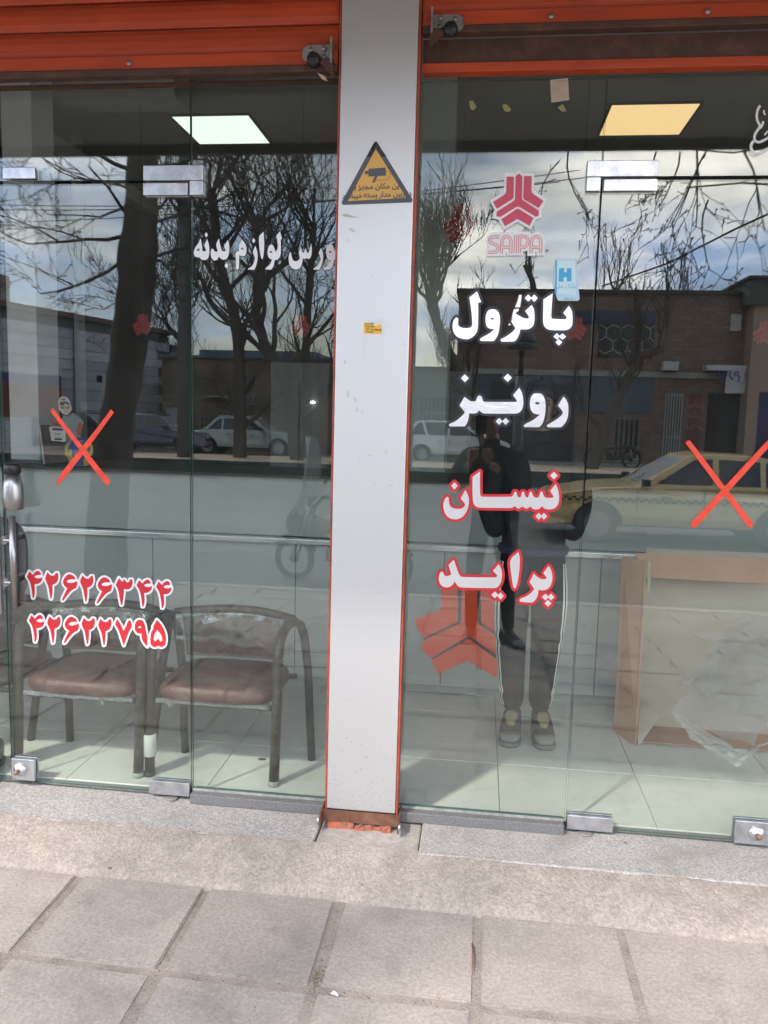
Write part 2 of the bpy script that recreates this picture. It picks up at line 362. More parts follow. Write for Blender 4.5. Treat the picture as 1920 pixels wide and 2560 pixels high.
tag(MB().tube([p+Vector((0, 0, .003)) for p in q], [.0022, .003, .0012], 6).out('twig', pm('dead twig', (.22, .10, .05), .8), smooth=True), 'thin reddish twig lying in a slab joint at the bottom', 'twig')
deb2 = MB()
for k in range(260):
    x, y = rnd.uniform(-1.9, 1.5), -.44-abs(rnd.gauss(0, .35)); chip(deb2, x, y, -.0975, rnd.uniform(.0008, .0028), .5)
tag(deb2.out('dark_grit', pm('dark grit', (.09, .075, .06), .95)), kind='stuff')
deb3 = MB()
for k in range(220):
    x_, u_ = rnd.uniform(-2.2, 1.6), rnd.random()
    if k % 3 == 0: chip(deb3, x_, -.235+.19*u_, -.0105, rnd.uniform(.0008, .002), .3)
    else: chip(deb3, x_, -.235-.20*u_, -.0115-.084*u_**1.25+.002, rnd.uniform(.001, .004), .5)
tag(deb3.out('pale_grit', pm('pale grit', (.20, .17, .14), .95, var=.8, scale=90)), kind='stuff')
fd = MB()
for k in range(70): chip(fd, rnd.uniform(-1.9, 1.4), rnd.uniform(.06, 1.2), .0003, rnd.uniform(.001, .0035), .3)
p = onz(655, 1898, .0004); fd.add([Vector((p.x+math.cos(a*math.pi/8)*.019, p.y+math.sin(a*math.pi/8)*.013, .0006+.0001*(a % 2))) for a in range(16)], [tuple(range(16))])
tag(fd.out('floor_grit', pm('floor grit', (.06, .055, .045), .9)), kind='stuff')
gum = MB()
for px, py, s in ((1563, 2112, .010), (1030, 2190, .012), (787, 2183, .008), (275, 2172, .010), (1640, 2260, .006), (905, 2214, .006)):
    p = onz(px, py, -.02 if py < 2130 else -.07); chip(gum, p.x, p.y, -.0125 if py < 2130 else -.068, s, .3)
tag(gum.out('dark_crumb', pm('old gum', (.10, .09, .08), .8)), kind='stuff')

# ================================================================== SHOP ROOM
wallm = pm('room wall paint', (.16, .165, .16), .7, var=.06)
ceilm = pm('ceiling paint', (.42, .42, .40), .8, var=.05, scale=1.5)
floorm = pm('tile grout', (.20, .19, .18), .9)
tag(box('floor', (-3.6, .04, -.2), (3.2, 5.0, -.006), floorm), kind='structure')
fl = bpy.data.objects['floor']
tilem = pm('white floor tile', (.66, .66, .61), .3, var=.05, scale=3, dirt=((.42, .40, .36), .35), dscale=7, spec=.4)
tb = bmesh.new(); bmesh.ops.create_cube(tb, size=1)
for v_ in tb.verts: v_.co = Vector((v_.co.x*.577, v_.co.y*.577, v_.co.z*.01))
bmesh.ops.bevel(tb, geom=[e for e in tb.edges if e.verts[0].co.z > 0 and e.verts[1].co.z > 0], offset=.0012, segments=1, affect='EDGES')
tm = bpy.data.meshes.new('floor_tile'); tb.to_mesh(tm); tb.free(); tm.materials.append(tilem)
for i in range(-5, 6):
    for k in range(0, 5):
        o = link(bpy.data.objects.new('floor_tile', tm), fl); o.location = (.13+.29+i*.58, .215+k*.58, -.005)
        if k == 0: o.location.y = .2735; o.scale = (1, .785, 1)
tag(box('ceiling', (-3.6, -.02, 3.6), (3.2, 5.0, 3.75), ceilm), kind='structure')
for nm, a, b in (('wall_back', (-3.6, 4.9, 0), (3.2, 5.1, 3.6)), ('wall_left', (-3.6, .05, 0), (-3.45, 4.9, 3.6)), ('wall_right', (3.05, .05, 0), (3.2, 4.9, 3.6))):
    tag(box(nm, a, b, pm('dark wall panelling', (.030, .030, .031), .55, var=.15, scale=4)), kind='structure')
box('ceiling_beam', (-3.4, 2.0, 3.35), (-1.9, 2.25, 3.6), ceilm, bpy.data.objects['ceiling'])
box('ceiling_beam', (-3.05, 1.2, 3.2), (-2.95, 4.8, 3.32), ceilm, bpy.data.objects['ceiling'])
# columns inside
colm = pm('column render', (.36, .40, .38), .6, var=.05)
tag(box('column', (-.60, 2.25, 0), (-.225, 2.6, 3.6), colm, bevel=.004), 'pale green grey room column behind the outside pillar', 'column')
a = at(14, 700, 1.75); b = at(88, 700, 1.75)
tag(box('column', (a.x, 1.75, 0), (b.x, 2.0, 3.6), pm('white column', (.85, .86, .88), .6, var=.06), bevel=.004), 'white room column behind the left door, left of the paper figure', 'column')
a = at(175, 300, 3.2); b = at(188, 300, 3.2)
tag(box('post', (a.x, 3.2, 1.1), (b.x, 3.3, 3.6), colm), 'thin pale post standing at the back of the left bay', 'post')
# grey cupboards
cabm = pm('grey green cupboard', (.15, .175, .165), .5, var=.05)
a = at(677, 905, 2.9); b = at(820, 1185, 2.9); c = empty('cupboard', ((a.x+b.x)/2, 3.1, 0)); w = (b.x-a.x)/2
tag(c, 'grey green cupboard with a small light, seen left of the pillar', 'cupboard')
MB().box((-w, -.2, 0), (w, .2, a.z)).out('carcass', cabm, c, bevel=.004)
for s_ in (0, 1): MB().box((-w+.01+s_*w, -.222, .1), (-.005+s_*w, -.203, a.z-.15)).out('door', cabm, c, bevel=.003)
lampm = pm('small lamp', (1, 1, 1), .5, emit=((1, .98, .93), 3))
lp = at(767, 1008, 2.66); MB().lathe([(.0, 0), (.016, .002), (.018, .014), (0, .02)], n=12).out('lamp', lampm, c, loc=(lp.x-c.location.x, -.24, lp.z))
a = at(1000, 925, 2.9); b = at(1170, 1200, 2.9); c = empty('cupboard', ((a.x+b.x)/2, 3.1, 0)); w = (b.x-a.x)/2
tag(c, 'grey green cupboard behind the counter right of the pillar', 'cupboard')
MB().box((-w, -.2, 0), (w, .2, a.z)).out('carcass', cabm, c, bevel=.004)
for s_ in (0, 1): MB().box((-w+.01+s_*w, -.222, .1), (-.005+s_*w, -.203, a.z-.1)).out('door', cabm, c, bevel=.003)
# ceiling lights
def led(px0, py0, x1, y1, col, lab, st):
    p = onz(px0, py0, 3.6); q = onz(x1, y1, 3.6); e = empty('ceiling_light', ((p.x+q.x)/2, (p.y+q.y)/2, 3.6)); tag(e, lab, 'ceiling light', 'square ceiling light panels')
    w, h = .285, .30
    MB().box((-w, -h, -.012), (w, h, -.006)).out('diffuser', pm('led '+lab[:6], (.9, .9, .9), .5, emit=(col, st)), e)
    f = MB()
    for a_, b_ in (((-w-.015, -h-.015, -.016), (w+.015, -h, -.001)), ((-w-.015, h, -.016), (w+.015, h+.015, -.001)), ((-w-.015, -h+.001, -.016), (-w, h-.001, -.001)), ((w, -h+.001, -.016), (w+.015, h-.001, -.001))): f.box(a_, b_)
    f.out('frame', pm('light frame', (.12, .12, .11), .5), e)
led(430, 285, 673, 355, (.86, 1, .88), 'cool white square light panel in the left bay ceiling', .80)
led(1530, 258, 1698, 331, (1, .66, .30), 'warm yellow square light panel in the right bay ceiling', .70)
# counter across both bays
cw = pm('white counter laminate', (.36, .385, .37), .22, var=.03, scale=2, spec=.5)
cn = empty('counter', (0, 1.29, 0)); tag(cn, 'long white shop counter with a bright metal ledge across both bays', 'counter')
xs = [-3.3, -2.56, -1.76, -.96, -.163, .64, 1.44, 2.24, 3.0]
for i in range(len(xs)-1):
    MB().box((xs[i]+.002, 0, .062), (xs[i+1]-.002, .02, .795)).out('front_panel', cw, cn, bevel=.002)
MB().box((-3.3, .035, .83), (3.0, .05, 1.148)).out('upper_panel', cw, cn)
MB().box((-3.3, .06, 0), (3.0, .08, .061)).out('plinth', pm('plinth', (.34, .37, .36), .3), cn)
MB().box((-3.3, -.035, .797), (3.0, .034, .826)).out('metal_ledge', pm('ledge metal', (.72, .74, .74), .22, .75), cn, bevel=.005)
MB().box((-3.3, -.02, 1.149), (3.0, .62, 1.162)).out('counter_top', pm('dark counter top', (.03, .036, .033), .5), cn, bevel=.002)
MB().box((-3.3, .6, 0), (3.0, .615, 1.148)).out('back_panel', cw, cn)

# ================================================================== FRONT OF THE BUILDING
fac = pm('facade render', (.42, .41, .39), .8, var=.06, scale=2)
tag(box('wall', (-9, .02, 2.98), (9, .3, 4.6), fac), 'grey rendered shop front wall above the shutters', 'wall')
tag(box('wall', (-9, -.02, -.3), (-3.62, .3, 2.97), fac), 'grey rendered wall left of the left bay', 'wall')
tag(box('wall', (3.22, -.02, -.3), (9, .3, 2.97), fac), 'grey rendered wall right of the right bay', 'wall')
cnp = empty('canopy', (0, 0, 2.98)); tag(cnp, 'grey flat canopy slab above both roller shutters', 'canopy')
MB().box((-7.5, -1.72, 0), (7.5, .015, .16)).out('slab', pm('canopy soffit', (.33, .32, .31), .85, var=.12, scale=2.5, bump=.3), cnp)
MB().box((-7.5, -1.76, -.05), (7.5, -1.722, .2)).out('fascia', pm('canopy fascia', (.10, .10, .10), .6), cnp)
MB().box((-7.5, -.125, -.085), (-.505, -.006, -.002)).out('shutter_box_edge', pm('soffit trim', (.25, .235, .23), .7, var=.1), cnp)
MB().box((-.26, -.125, -.06), (7.5, -.006, -.002)).out('shutter_box_edge', pm('soffit trim', (.25, .235, .23)), cnp)
# shutters
orange = pm('orange shutter paint', (.50, .066, .018), .45, var=.16, scale=5, bump=.12, bscale=24, dirt=((.30, .045, .018), .55), dscale=6, stretch=(.4, 1, 3))
brownm = pm('rusty dark rail', (.075, .035, .025), .65, var=.25, scale=20, dirt=((.16, .07, .04), .7), dscale=14)
boltm = pm('old bolt', (.35, .33, .32), .45, .7, var=.3, scale=60)
def shutter(x0, x1, zb, lab, bolts):
    e = empty('roller_shutter', ((x0+x1)/2, -.06, zb)); tag(e, lab, 'shutter', 'orange roller shutters'); w = (x1-x0)/2
    k = 0; z = .052
    while z+zb < 2.94:
        hgt = .088; pr = [(-.008, z), (-.013, z+.005), (-.018, z+.02), (-.019, z+.045), (-.016, z+.066), (-.007, z+.084), (.004, z+.088), (.004, z)]
        vs = [(sx*w, yy, zz) for sx in (-1, 1) for yy, zz in pr]; n = len(pr)
        f = [tuple(range(n)), tuple(range(2*n-1, n-1, -1))]+[(i, i+n, (i+1) % n+n, (i+1) % n) for i in range(n)]
        MB().add(vs, f).out('slat', orange, e, smooth=False, fix=True); z += hgt+.002
    MB().box((-w, -.03, .006), (w, .004, .050)).out('bottom_slat', orange, e, bevel=.003)
    MB().box((-w, -.036, -.018), (w, .006, .004)).out('bottom_rail', brownm, e, bevel=.003)
    for bx in bolts: MB().lathe([(.001, -.004), (.006, -.003), (.008, .0), (.008, .004)], n=12, M=Matrix.Rotation(R(90), 4, 'X')).out('bolt', boltm, e, smooth=True, loc=(bx-(x0+x1)/2, -.0335, .022))
    return e
sL = shutter(-3.4, -.523, 2.642, 'orange roller shutter hanging above the left bay', (-1.245, ))
sR = shutter(-.243, 3.0, 2.752, 'orange roller shutter above the right bay, hanging slightly higher', (.168, .65))
MB().box((-.243, -.05, 2.658), (3.0, -.012, 2.732)).out('lintel_bar', brownm, None).name = 'lintel_bar'
lb_ = bpy.data.objects['lintel_bar']; tag(lb_, 'dark brown steel lintel bar under the right shutter', 'lintel')
tag(MB().box((-.243, -.056, 2.628), (3.0, -.010, 2.657)).out('orange_strip', orange, bevel=.002), 'thin orange painted strip along the top of the right glass', 'trim')
tag(MB().box((-3.4, -.03, 2.615), (-.523, -.010, 2.626)).out('head_channel', brownm), 'thin dark channel along the top of the left glass', 'trim')
# shutter locks
def lock(parent, px, py, flip, lab):
    p = at(px, py, -.1); e = empty('shutter_lock', (p.x, -.094, p.z)); tag(e, lab, 'lock', 'shutter end locks'); s = -1 if flip else 1
    pl = [(-.055, 0), (-.05, .02), (-.035, .03), (.045, .03), (.045, -.022), (-.005, -.026), (-.035, -.024), (-.05, -.015)]
    MB().prism([(x*s, z) for x, z in pl], -.004, .0).out('plate', pm('lock plate', (.40, .38, .36), .45, .8, var=.25, scale=30, dirt=((.18, .12, .09), .8), dscale=30), e, fix=True)
    MB().prism([(x*s, z) for x, z in ((.045, -.034), (.051, -.036), (.051, .046), (.045, .042))], -.03, .004).out('end_flange', MATS['lock plate'], e, fix=True)
    for q in ((-.025, .012), (.022, .016), (.022, -.010)): MB().lathe([(.0005, .0), (.007, .0015), (.0085, .005)], n=12, M=Matrix.Rotation(R(90), 4, 'X')).out('rivet', boltm, e, loc=(q[0]*s, -.004-.005, q[1]), smooth=True)
    MB().lathe([(.001, .028), (.014, .026), (.021, .02), (.024, .008), (.024, .002), (.018, 0)], n=20, M=Matrix.Rotation(R(90), 4, 'X')).out('lock_cylinder', pm('black lock knob', (.015, .015, .017), .35), e, smooth=True, loc=(-.012*s, -.006, -.020))
    MB().prism([(x*s, z) for x, z in ((.008, -.030), (.040, -.060), (.055, -.074), (.055, -.02), (.03, -.018))], -.022, -.001).out('latch_arm', brownm, e, fix=True)
lock(sL, 795, 136, False, 'grey shutter lock with black knob at the right end of the left shutter')
lock(sR, 1118, 60, True, 'rusty shutter lock with black knob at the left end of the right shutter')
tag(obj('wood_chip', [tuple(at(x, y, -.11)) for x, y in ((793, 182), (812, 190), (820, 204), (805, 198))], [(0, 3, 2, 1)], pm('bare wood', (.55, .40, .28), .8)), 'small splinter of pale wood wedged under the left shutter lock', 'splinter')

# pillar
pl = empty('pillar', (-.3845, 0, 0)); tag(pl, 'tall silver white panelled pillar between the two glass bays', 'pillar')
alu = bpy.data.materials.new('silver composite panel'); alu.use_nodes = True
_b = alu.node_tree.nodes['Principled BSDF']; _b.inputs['Metallic'].default_value = .72; _b.inputs['Roughness'].default_value = .45
MATS['alu'] = alu; t_ = alu.node_tree
def stain_nodes():
    g_ = t_.nodes.new('ShaderNodeTexCoord'); n_ = t_.nodes.new('ShaderNodeTexNoise'); n_.inputs['Scale'].default_value = 21; n_.inputs['Detail'].default_value = 12; n_.inputs['Roughness'].default_value = .62
    mp_ = t_.nodes.new('ShaderNodeMapping'); mp_.inputs['Scale'].default_value = (1, 1, .55); t_.links.new(g_.outputs['Object'], mp_.inputs[0]); t_.links.new(mp_.outputs[0], n_.inputs[0])
    r_ = t_.nodes.new('ShaderNodeMapRange'); r_.inputs[1].default_value = .67; r_.inputs[2].default_value = .71; r_.inputs[4].default_value = .35; t_.links.new(n_.outputs[0], r_.inputs[0])
    x_ = t_.nodes.new('ShaderNodeMix'); x_.data_type = 'RGBA'; x_.inputs[6].default_value = (.64, .64, .635, 1); x_.inputs[7].default_value = (.52, .52, .50, 1)
    t_.links.new(r_.outputs[0], x_.inputs[0]); t_.links.new(x_.outputs[2], _b.inputs['Base Color'])
stain_nodes()
rail = pm('orange guide rail', (.40, .065, .025), .5, var=.25, scale=18, dirt=((.14, .04, .03), .8), dscale=12)
MB().box((-.1255, -.100, .045), (.1285, .02, 2.975)).out('front_panel', alu, pl, bevel=.0035)
MB().box((-.1335, -.094, .03), (-.127, -.008, 2.97)).out('guide_rail', rail, pl)
MB().box((.1300, -.094, .03), (.1365, -.050, 2.97)).out('guide_rail', rail, pl)
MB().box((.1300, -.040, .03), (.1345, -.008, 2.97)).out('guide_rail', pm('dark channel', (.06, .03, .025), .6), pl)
rust = pm('rusty bracket', (.17, .075, .045), .6, .3, var=.3, scale=25, bump=.4, dirt=((.30, .20, .15), .6), dscale=20)
b = MB(); b.box((-.14, -.107, .0), (.142, -.101, .043)); b.box((-.145, -.150, -.006), (-.140, -.03, .046)); b.box((.142, -.150, -.006), (.147, -.03, .046)); b.box((-.1395, -.1, .0), (.1415, -.02, .004)); b.out('base_bracket', rust, pl)
for s_ in (-1, 1): MB().lathe([(.012, -.003), (.017, 0), (.017, .004), (.012, .006)], n=16, M=Matrix.Rotation(R(90), 4, 'Y')).out('bracket_washer', zinc, pl, loc=(-.1505 if s_ < 0 else .1475, -.135, .015), smooth=True)
bk = MB(); rnd = random.Random(5)
for i in range(7):
    x = -.12+i*.034; w_ = rnd.uniform(.028, .036); bk.box((x, -.104-rnd.uniform(0, .012), -.026), (x+w_, -.04, rnd.uniform(-.012, .001)))
bk.out('brick_remnant', pm('broken orange brick', (.45, .13, .07), .9, var=.3, scale=30, bump=.8, dirt=((.2, .16, .13), .7), dscale=18), pl)
sc = MB()
for i in range(5):
    p = at(870+i*22+rnd.uniform(-6, 6), 2062+rnd.uniform(-6, 8), -.13)-Vector((-.3845, 0, 0))
    pts = [Vector((p.x-.01, -.118, .004)), Vector((p.x, -.122, -.010)), Vector((p.x+.012, -.120, -.002)), Vector((p.x+.02, -.118, .006))]; sc.tube(pts, .0014, 5)
sc.out('torn_foil', pm('torn foil', (.3, .29, .28), .4, .6, var=.5, scale=80), pl)

sm = MB(); rnd = random.Random(8)
def scuff(px, py, l, w, a, dy):
    p = at(px, py, -.1003); c_, s_ = math.cos(a), math.sin(a); k = 1/705.
    q = [(-l, -w*.3), (-l*.3, -w), (l*.5, -w*.7), (l, w*.2), (l*.2, w), (-l*.6, w*.8)]
    pts = [Vector((p.x+.3845+(x*c_-z*s_)*k, -.1003-dy, p.z+(x*s_+z*c_)*k)) for x, z in q]; sm.add(pts, [tuple(range(6))])
for i, (px, py, l, w, a) in enumerate([(905,1125,5,1,.4),(925,1139,7,1.5,-.2),(965,1130,7,2.5,-.8),(873,1205,6,1,-.7),(938,1212,6,1,-.5),(977,1213,7,1.2,.4),(861,1310,3,1,0),(876,1308,3,1,0),(843,1327,7,.8,0),(852,1403,1.8,1.5,0),(870,985,4,9,.3),(888,1000,3,7,.5),(893,1025,5,5,.1),(905,1030,4,3,.6),(880,575,4,9,1.2),(1004,540,2,2,0),(868,600,2,5,.2),(930,690,3,1,.4),(1010,860,2,3,.3),(862,905,3,6,.2),(958,1480,22,.7,.35),(905,1500,12,.6,1.1),(990,1440,5,.7,.8),(845,1590,6,.8,.2),(940,1650,3,.8,.4),(870,1750,8,.7,.3),(965,1700,2,2,0),(975,1830,2,1.6,0),(850,1900,5,1,.6),(930,1960,9,1.1,.1),(880,2010,12,1.5,.05)]): scuff(px, py, l, w, a, i*.00002)
sm.out('scuff_marks', pm('grey scuff', (.50, .50, .48), .7), pl)['kind'] = 'stuff'
st2 = MB()
for k in range(150):
    p = at(rnd.uniform(820, 985), 2025-abs(rnd.gauss(0, 90)), -.1004); s_ = rnd.uniform(.0006, .002)
    if -.50 < p.x < -.262 and p.z > .05: st2.add([Vector((p.x+.3845+math.cos(a)*s_, -.1004-k*.000002, p.z+math.sin(a)*s_*rnd.uniform(.8, 1.8))) for a in (0, 1.3, 2.5, 3.8, 5)], [(0, 1, 2, 3, 4)])
st2.out('splash_dirt', pm('splash dirt', (.33, .29, .24), .9), pl)['kind'] = 'stuff'
# ---- glass
def pane(name, x0, x1, z0, z1, parent):
    o = MB().mat(0).box((x0, -.006, z0), (x1, .006, z1)).out(name, [glass, edge], parent)
    for p in o.data.polygons: p.material_index = 0 if abs(p.normal.y) > .5 else 1
    return o
def patch(name, boxes, parent, bev=.002):
    m = MB()
    for (a, b, c_, d) in boxes: m.box((a, -.020, c_), (b, -.0062, d)); m.box((a, .0062, c_), (b, .018, d))
    return m.out(name, zinc, parent, bevel=bev)
def bay(xs_, xd0, xd1, side, lab_s, lab_d, lab_t):
    x0, x1 = xs_; s = empty('glass_sidelight', ((x0+x1)/2, 0, .034)); tag(s, lab_s, 'glass panel', 'fixed glass panels'); ox = (x0+x1)/2
    pane('pane', x0-ox, x1-ox, .0, 2.585, s)
    t = empty('glass_transom', ((xd0+xd1)/2, 0, 2.306)); tag(t, lab_t, 'glass panel', 'glass transoms over the doors'); pane('pane', xd0-(xd0+xd1)/2, xd1-(xd0+xd1)/2, 0, .315, t)
    return s, t
sideL, tranL = bay((-1.059, -.515), -2.6, -1.063, 0, 'fixed glass panel left of the pillar with white lettering', '', 'clear glass transom over the left door, reaching the shutter')
sideR, tranR = bay((-.253, .364), .368, 2.3, 1, 'fixed glass panel right of the pillar with foil lettering', '', 'clear glass transom over the right door with white script at its end')
def door(x0, x1, hinge_left, lab):
    cx = (x0+x1)/2; d = empty('glass_door', (cx, 0, .004)); tag(d, lab, 'glass door', 'frameless glass doors'); pane('pane', x0-cx, x1-cx, 0, 2.290, d); return d
dL = door(-1.806, -1.066, False, 'frameless glass door left of the pillar with red phone numbers')
dLL = door(-2.55, -1.811, True, 'frameless glass door at the left edge with a flat steel pull bar')
dR = door(.370, 1.084, True, 'frameless glass door right of the pillar with a red tape cross')
dRR = door(1.089, 1.85, True, 'frameless glass door at the right edge of the picture')
def rel(o, boxes): return [(a-o.location.x, b-o.location.x, c-o.location.z, d-o.location.z) for a, b, c, d in boxes]
patch('corner_patch', rel(sideL, [(-1.231, -1.011, 2.300, 2.352), (-1.060, -1.0115, 2.250, 2.2995)]), sideL)
patch('top_patch', rel(dL, [(-1.232, -1.067, 2.250, 2.2925)]), dL)
patch('corner_patch', rel(sideR, [(.315, .546, 2.302, 2.354), (.3155, .362, 2.256, 2.3015)]), sideR)
patch('top_patch', rel(dR, [(.372, .546, 2.256, 2.2945)]), dR)
patch('transom_patch', rel(tranL, [(-1.765, -1.640, 2.310, 2.350)]), tranL)
patch('pivot_patch', rel(dL, [(-1.231, -1.067, .0015, .056)]), dL)
patch('pivot_patch', rel(dR, [(.371, .537, .0015, .056)]), dR)
for d, x in ((dL, -1.14), (dR, .44)):
    MB().lathe([(.024, -.016), (.026, -.0145), (.026, -.0125), (.016, -.012)], n=24).out('floor_pivot', pm('dull pivot', (.25, .24, .23), .6, .3), d, loc=(x-d.location.x, -.018, .002), smooth=True)
def bottom_lock(d, x0, x1, z0, z1, kx):
    patch('lock_plate', rel(d, [(x0, x1, z0, z1)]), d)
    M = Matrix.Rotation(R(90), 4, 'X'); p = (kx-d.location.x, -.020, (z0+z1)/2-d.location.z)
    MB().lathe([(.027, 0), (.027, .004), (.022, .008), (.017, .009), (.016, .014), (.004, .015)], n=24, M=M).out('lock_cylinder', zinc, d, loc=p, smooth=True)
    MB().lathe([(.009, .012), (.010, .030), (.007, .036)], n=10, M=M).out('rusty_stub', pm('rusty stub', (.22, .13, .09), .7, var=.4, scale=60, bump=.6), d, loc=p, smooth=True)
bottom_lock(dL, -1.818+.016, -1.705, .012, .100, -1.765)
bottom_lock(dR, .961, 1.082, -.002+.004, .088, 1.035)
# pull handles
def bar(mb, x, y, z0, z1, r): return mb.tube([(x, y, z0), (x, y, z1)], r, 20)
hx = at(33, 1400, -.06).x; h = MB(); bar(h, hx, -.060, at(40, 1518, -.06).z, at(42, 1290, -.06).z, .0125); ho = h.out('pull_handle', chrome, None, smooth=False)
ho.name = 'pull_handle'; ho.data.polygons.foreach_set('use_smooth', [len(p.vertices) == 4 for p in ho.data.polygons]); ho.parent = dL; ho.matrix_parent_inverse = Matrix.Translation(-dL.location)
def child(o, par): o.parent = par; o.matrix_parent_inverse = Matrix.Translation(-par.location); return o
fz0 = at(40, 1274, -.06).z; fz1 = at(42, 1160, -.06).z; H_ = fz1-fz0
fm = MB().lathe([(.030, 0), (.0365, .004), (.0375, .05), (.0345, .09), (.026, H_-.036)], c=(hx+.008, -.060, fz0), n=28).out('steel_grip', chrome, None, smooth=True); child(fm, ho)
child(MB().lathe([(.0275, H_-.0355), (.030, H_-.034), (.0305, H_-.006), (.024, H_+.002)], c=(hx+.008, -.060, fz0), n=28).out('black_cap', black, None, smooth=True), ho)
ho['label'] = 'steel pull handle with a wide tapered grip and black cap'
for py in (1350, 1455):
    z = at(20, py, -.05).z; m = MB(); m.tube([(hx, -.058, z), (hx-.035, -.058, z)], .009, 14); m.tube([(hx-.035, -.062, z), (hx-.035, -.008, z)], .0165, 16); child(m.out('handle_stud', chrome, None), ho)
hx2 = at(4, 1400, -.06).x-.012; m = MB(); m.box((hx2-.016, -.072, at(5, 1535, -.06).z), (hx2+.012, -.055, at(5, 1283, -.06).z)); o = m.out('pull_handle', chrome, None, bevel=.003); child(o, dLL)
for py in (1350, 1455):
    z = at(20, py, -.05).z; child(MB().tube([(hx2, -.056, z), (hx2, -.007, z)], .009, 12).out('handle_stud', chrome, None), o)
# ================================================================== LETTERING ON THE GLASS
vin_w = pm('white vinyl', (.74, .74, .74), .45); vin_r = pm('red vinyl', (.55, .022, .030), .4); vin_k = pm('charcoal vinyl', (.022, .022, .026), .4)
tape = pm('red tape', (.76, .055, .02), .38, var=.14, scale=22, bump=.5, bscale=55, dirt=((.55, .05, .03), .5), dscale=30)
foil = pm('silver foil vinyl', (.93, .93, .95), .30, .82, var=.04, scale=8, bump=.10, bscale=70)
YG = -.0066
def dia(cx, cy, rx, ry=None):
    ry = ry or rx; return [(cx-rx, cy), (cx, cy-ry), (cx+rx, cy), (cx, cy+ry)]
def word(name, s, ox, oy, glyphs, dots, holes, fill, border, grow, lab, group=None, par=None):
    P = [zoom(g, s, ox, oy) for g in glyphs]; D = [zoom(g, s, ox, oy) for g in dots]; Hh = [zoom(g, s, ox, oy) for g in holes]
    a = P[0][0]; p = at(a[0], a[1], 0); e = empty('window_lettering', (p.x, YG, p.z)); tag(e, lab, 'lettering', group)
    k = F/CD
    def put(o): o.parent = e; o.matrix_parent_inverse = Matrix.Translation(-e.location)
    if border:
        put(decal('border', [smooth_poly(g) for g in P]+[[Vector(q) for q in g] for g in D], border, YG-.0002, grow=grow*s/k, sm=False))
    for g, i in zip(P, range(len(P))):
        hh = [h for h in Hh if min(q[0] for q in g) < h[0][0] < max(q[0] for q in g)]
        put(decal('letter', [g], fill, YG-.0012, holes=hh))
    for g in D: put(decal('dot', [g], fill, YG-.0012, sm=False))
    return e
s4 = .23508
word('w', s4, 1090, 700, [
 [(1240,145),(1143,207),(1141,330),(1139,430),(1150,485),(1185,522),(1235,533),(1370,535),(1420,518),(1448,478),(1452,400),(1444,330),(1413,275),(1353,350),(1388,393),(1388,410),(1370,418),(1240,412),(1226,395),(1229,300)],
 [(1018,265),(1040,312),(1048,380),(1045,440),(1030,490),(990,520),(935,527),(895,525),(890,560),(875,600),(850,640),(825,655),(700,655),(687,643),(690,628),(740,603),(800,562),(835,528),(843,512),(800,440),(845,357),(880,376),(925,402),(965,410),(987,405),(988,388),(948,330)],
 [(600,310),(565,318),(540,350),(528,400),(530,460),(545,500),(575,518),(618,521),(600,542),(550,578),(495,606),(470,625),(467,640),(480,649),(615,650),(640,618),(662,570),(675,500),(680,430),(675,370),(655,330),(628,313)],
 [(437,122),(355,185),(375,320),(384,430),(383,485),(365,503),(330,512),(280,508),(247,492),(233,462),(238,430),(232,402),(212,398),(190,425),(178,470),(178,520),(195,570),(230,605),(280,625),(340,628),(390,605),(430,560),(445,500),(449,400),(448,242),(480,235)]],
 [dia(1285,600,37,35),dia(1345,602,38,35),dia(1307,662,37,35),dia(982,192,37,37),dia(1045,193,37,38)],
 [[(578,413),(592,402),(606,402),(620,413),(606,421),(590,419)]], foil, vin_k, 27, 'topmost silver foil word with dark outline, under the blue sticker')
word('w', s4, 1090, 700, [
 [(1355,1240),(1385,1275),(1405,1330),(1408,1400),(1400,1460),(1380,1510),(1350,1548),(1325,1565),(1195,1566),(1178,1556),(1182,1543),(1230,1513),(1290,1476),(1335,1437),(1350,1410),(1335,1380),(1295,1336)],
 [(1080,1205),(1040,1210),(1010,1248),(998,1310),(1005,1370),(1030,1410),(1065,1427),(1105,1430),(1080,1452),(1030,1490),(960,1526),(932,1548),(940,1564),(1090,1565),(1115,1550),(1140,1510),(1158,1440),(1165,1350),(1160,1280),(1140,1230),(1110,1208)],
 [(885,1145),(910,1190),(925,1250),(928,1320),(915,1375),(880,1412),(830,1421),(520,1420),(490,1412),(462,1388),(430,1415),(390,1420),(352,1418),(350,1450),(335,1510),(308,1556),(150,1557),(137,1545),(145,1530),(200,1505),(260,1460),(300,1417),(303,1400),(250,1335),(302,1243),(330,1262),(360,1285),(400,1292),(425,1285),(442,1240),(462,1228),(484,1240),(500,1285),(520,1296),(830,1297),(858,1295),(857,1278),(819,1225)]],
 [dia(307,1045,43,43),dia(763,1040,45,45),dia(672,1503,38,37),dia(741,1503,38,38)],
 [[(1050,1311),(1065,1299),(1088,1300),(1105,1315),(1085,1323),(1065,1321)]], foil, vin_k, 27, 'silver foil word with dark outline, second from top right of the pillar')
s5 = .24111
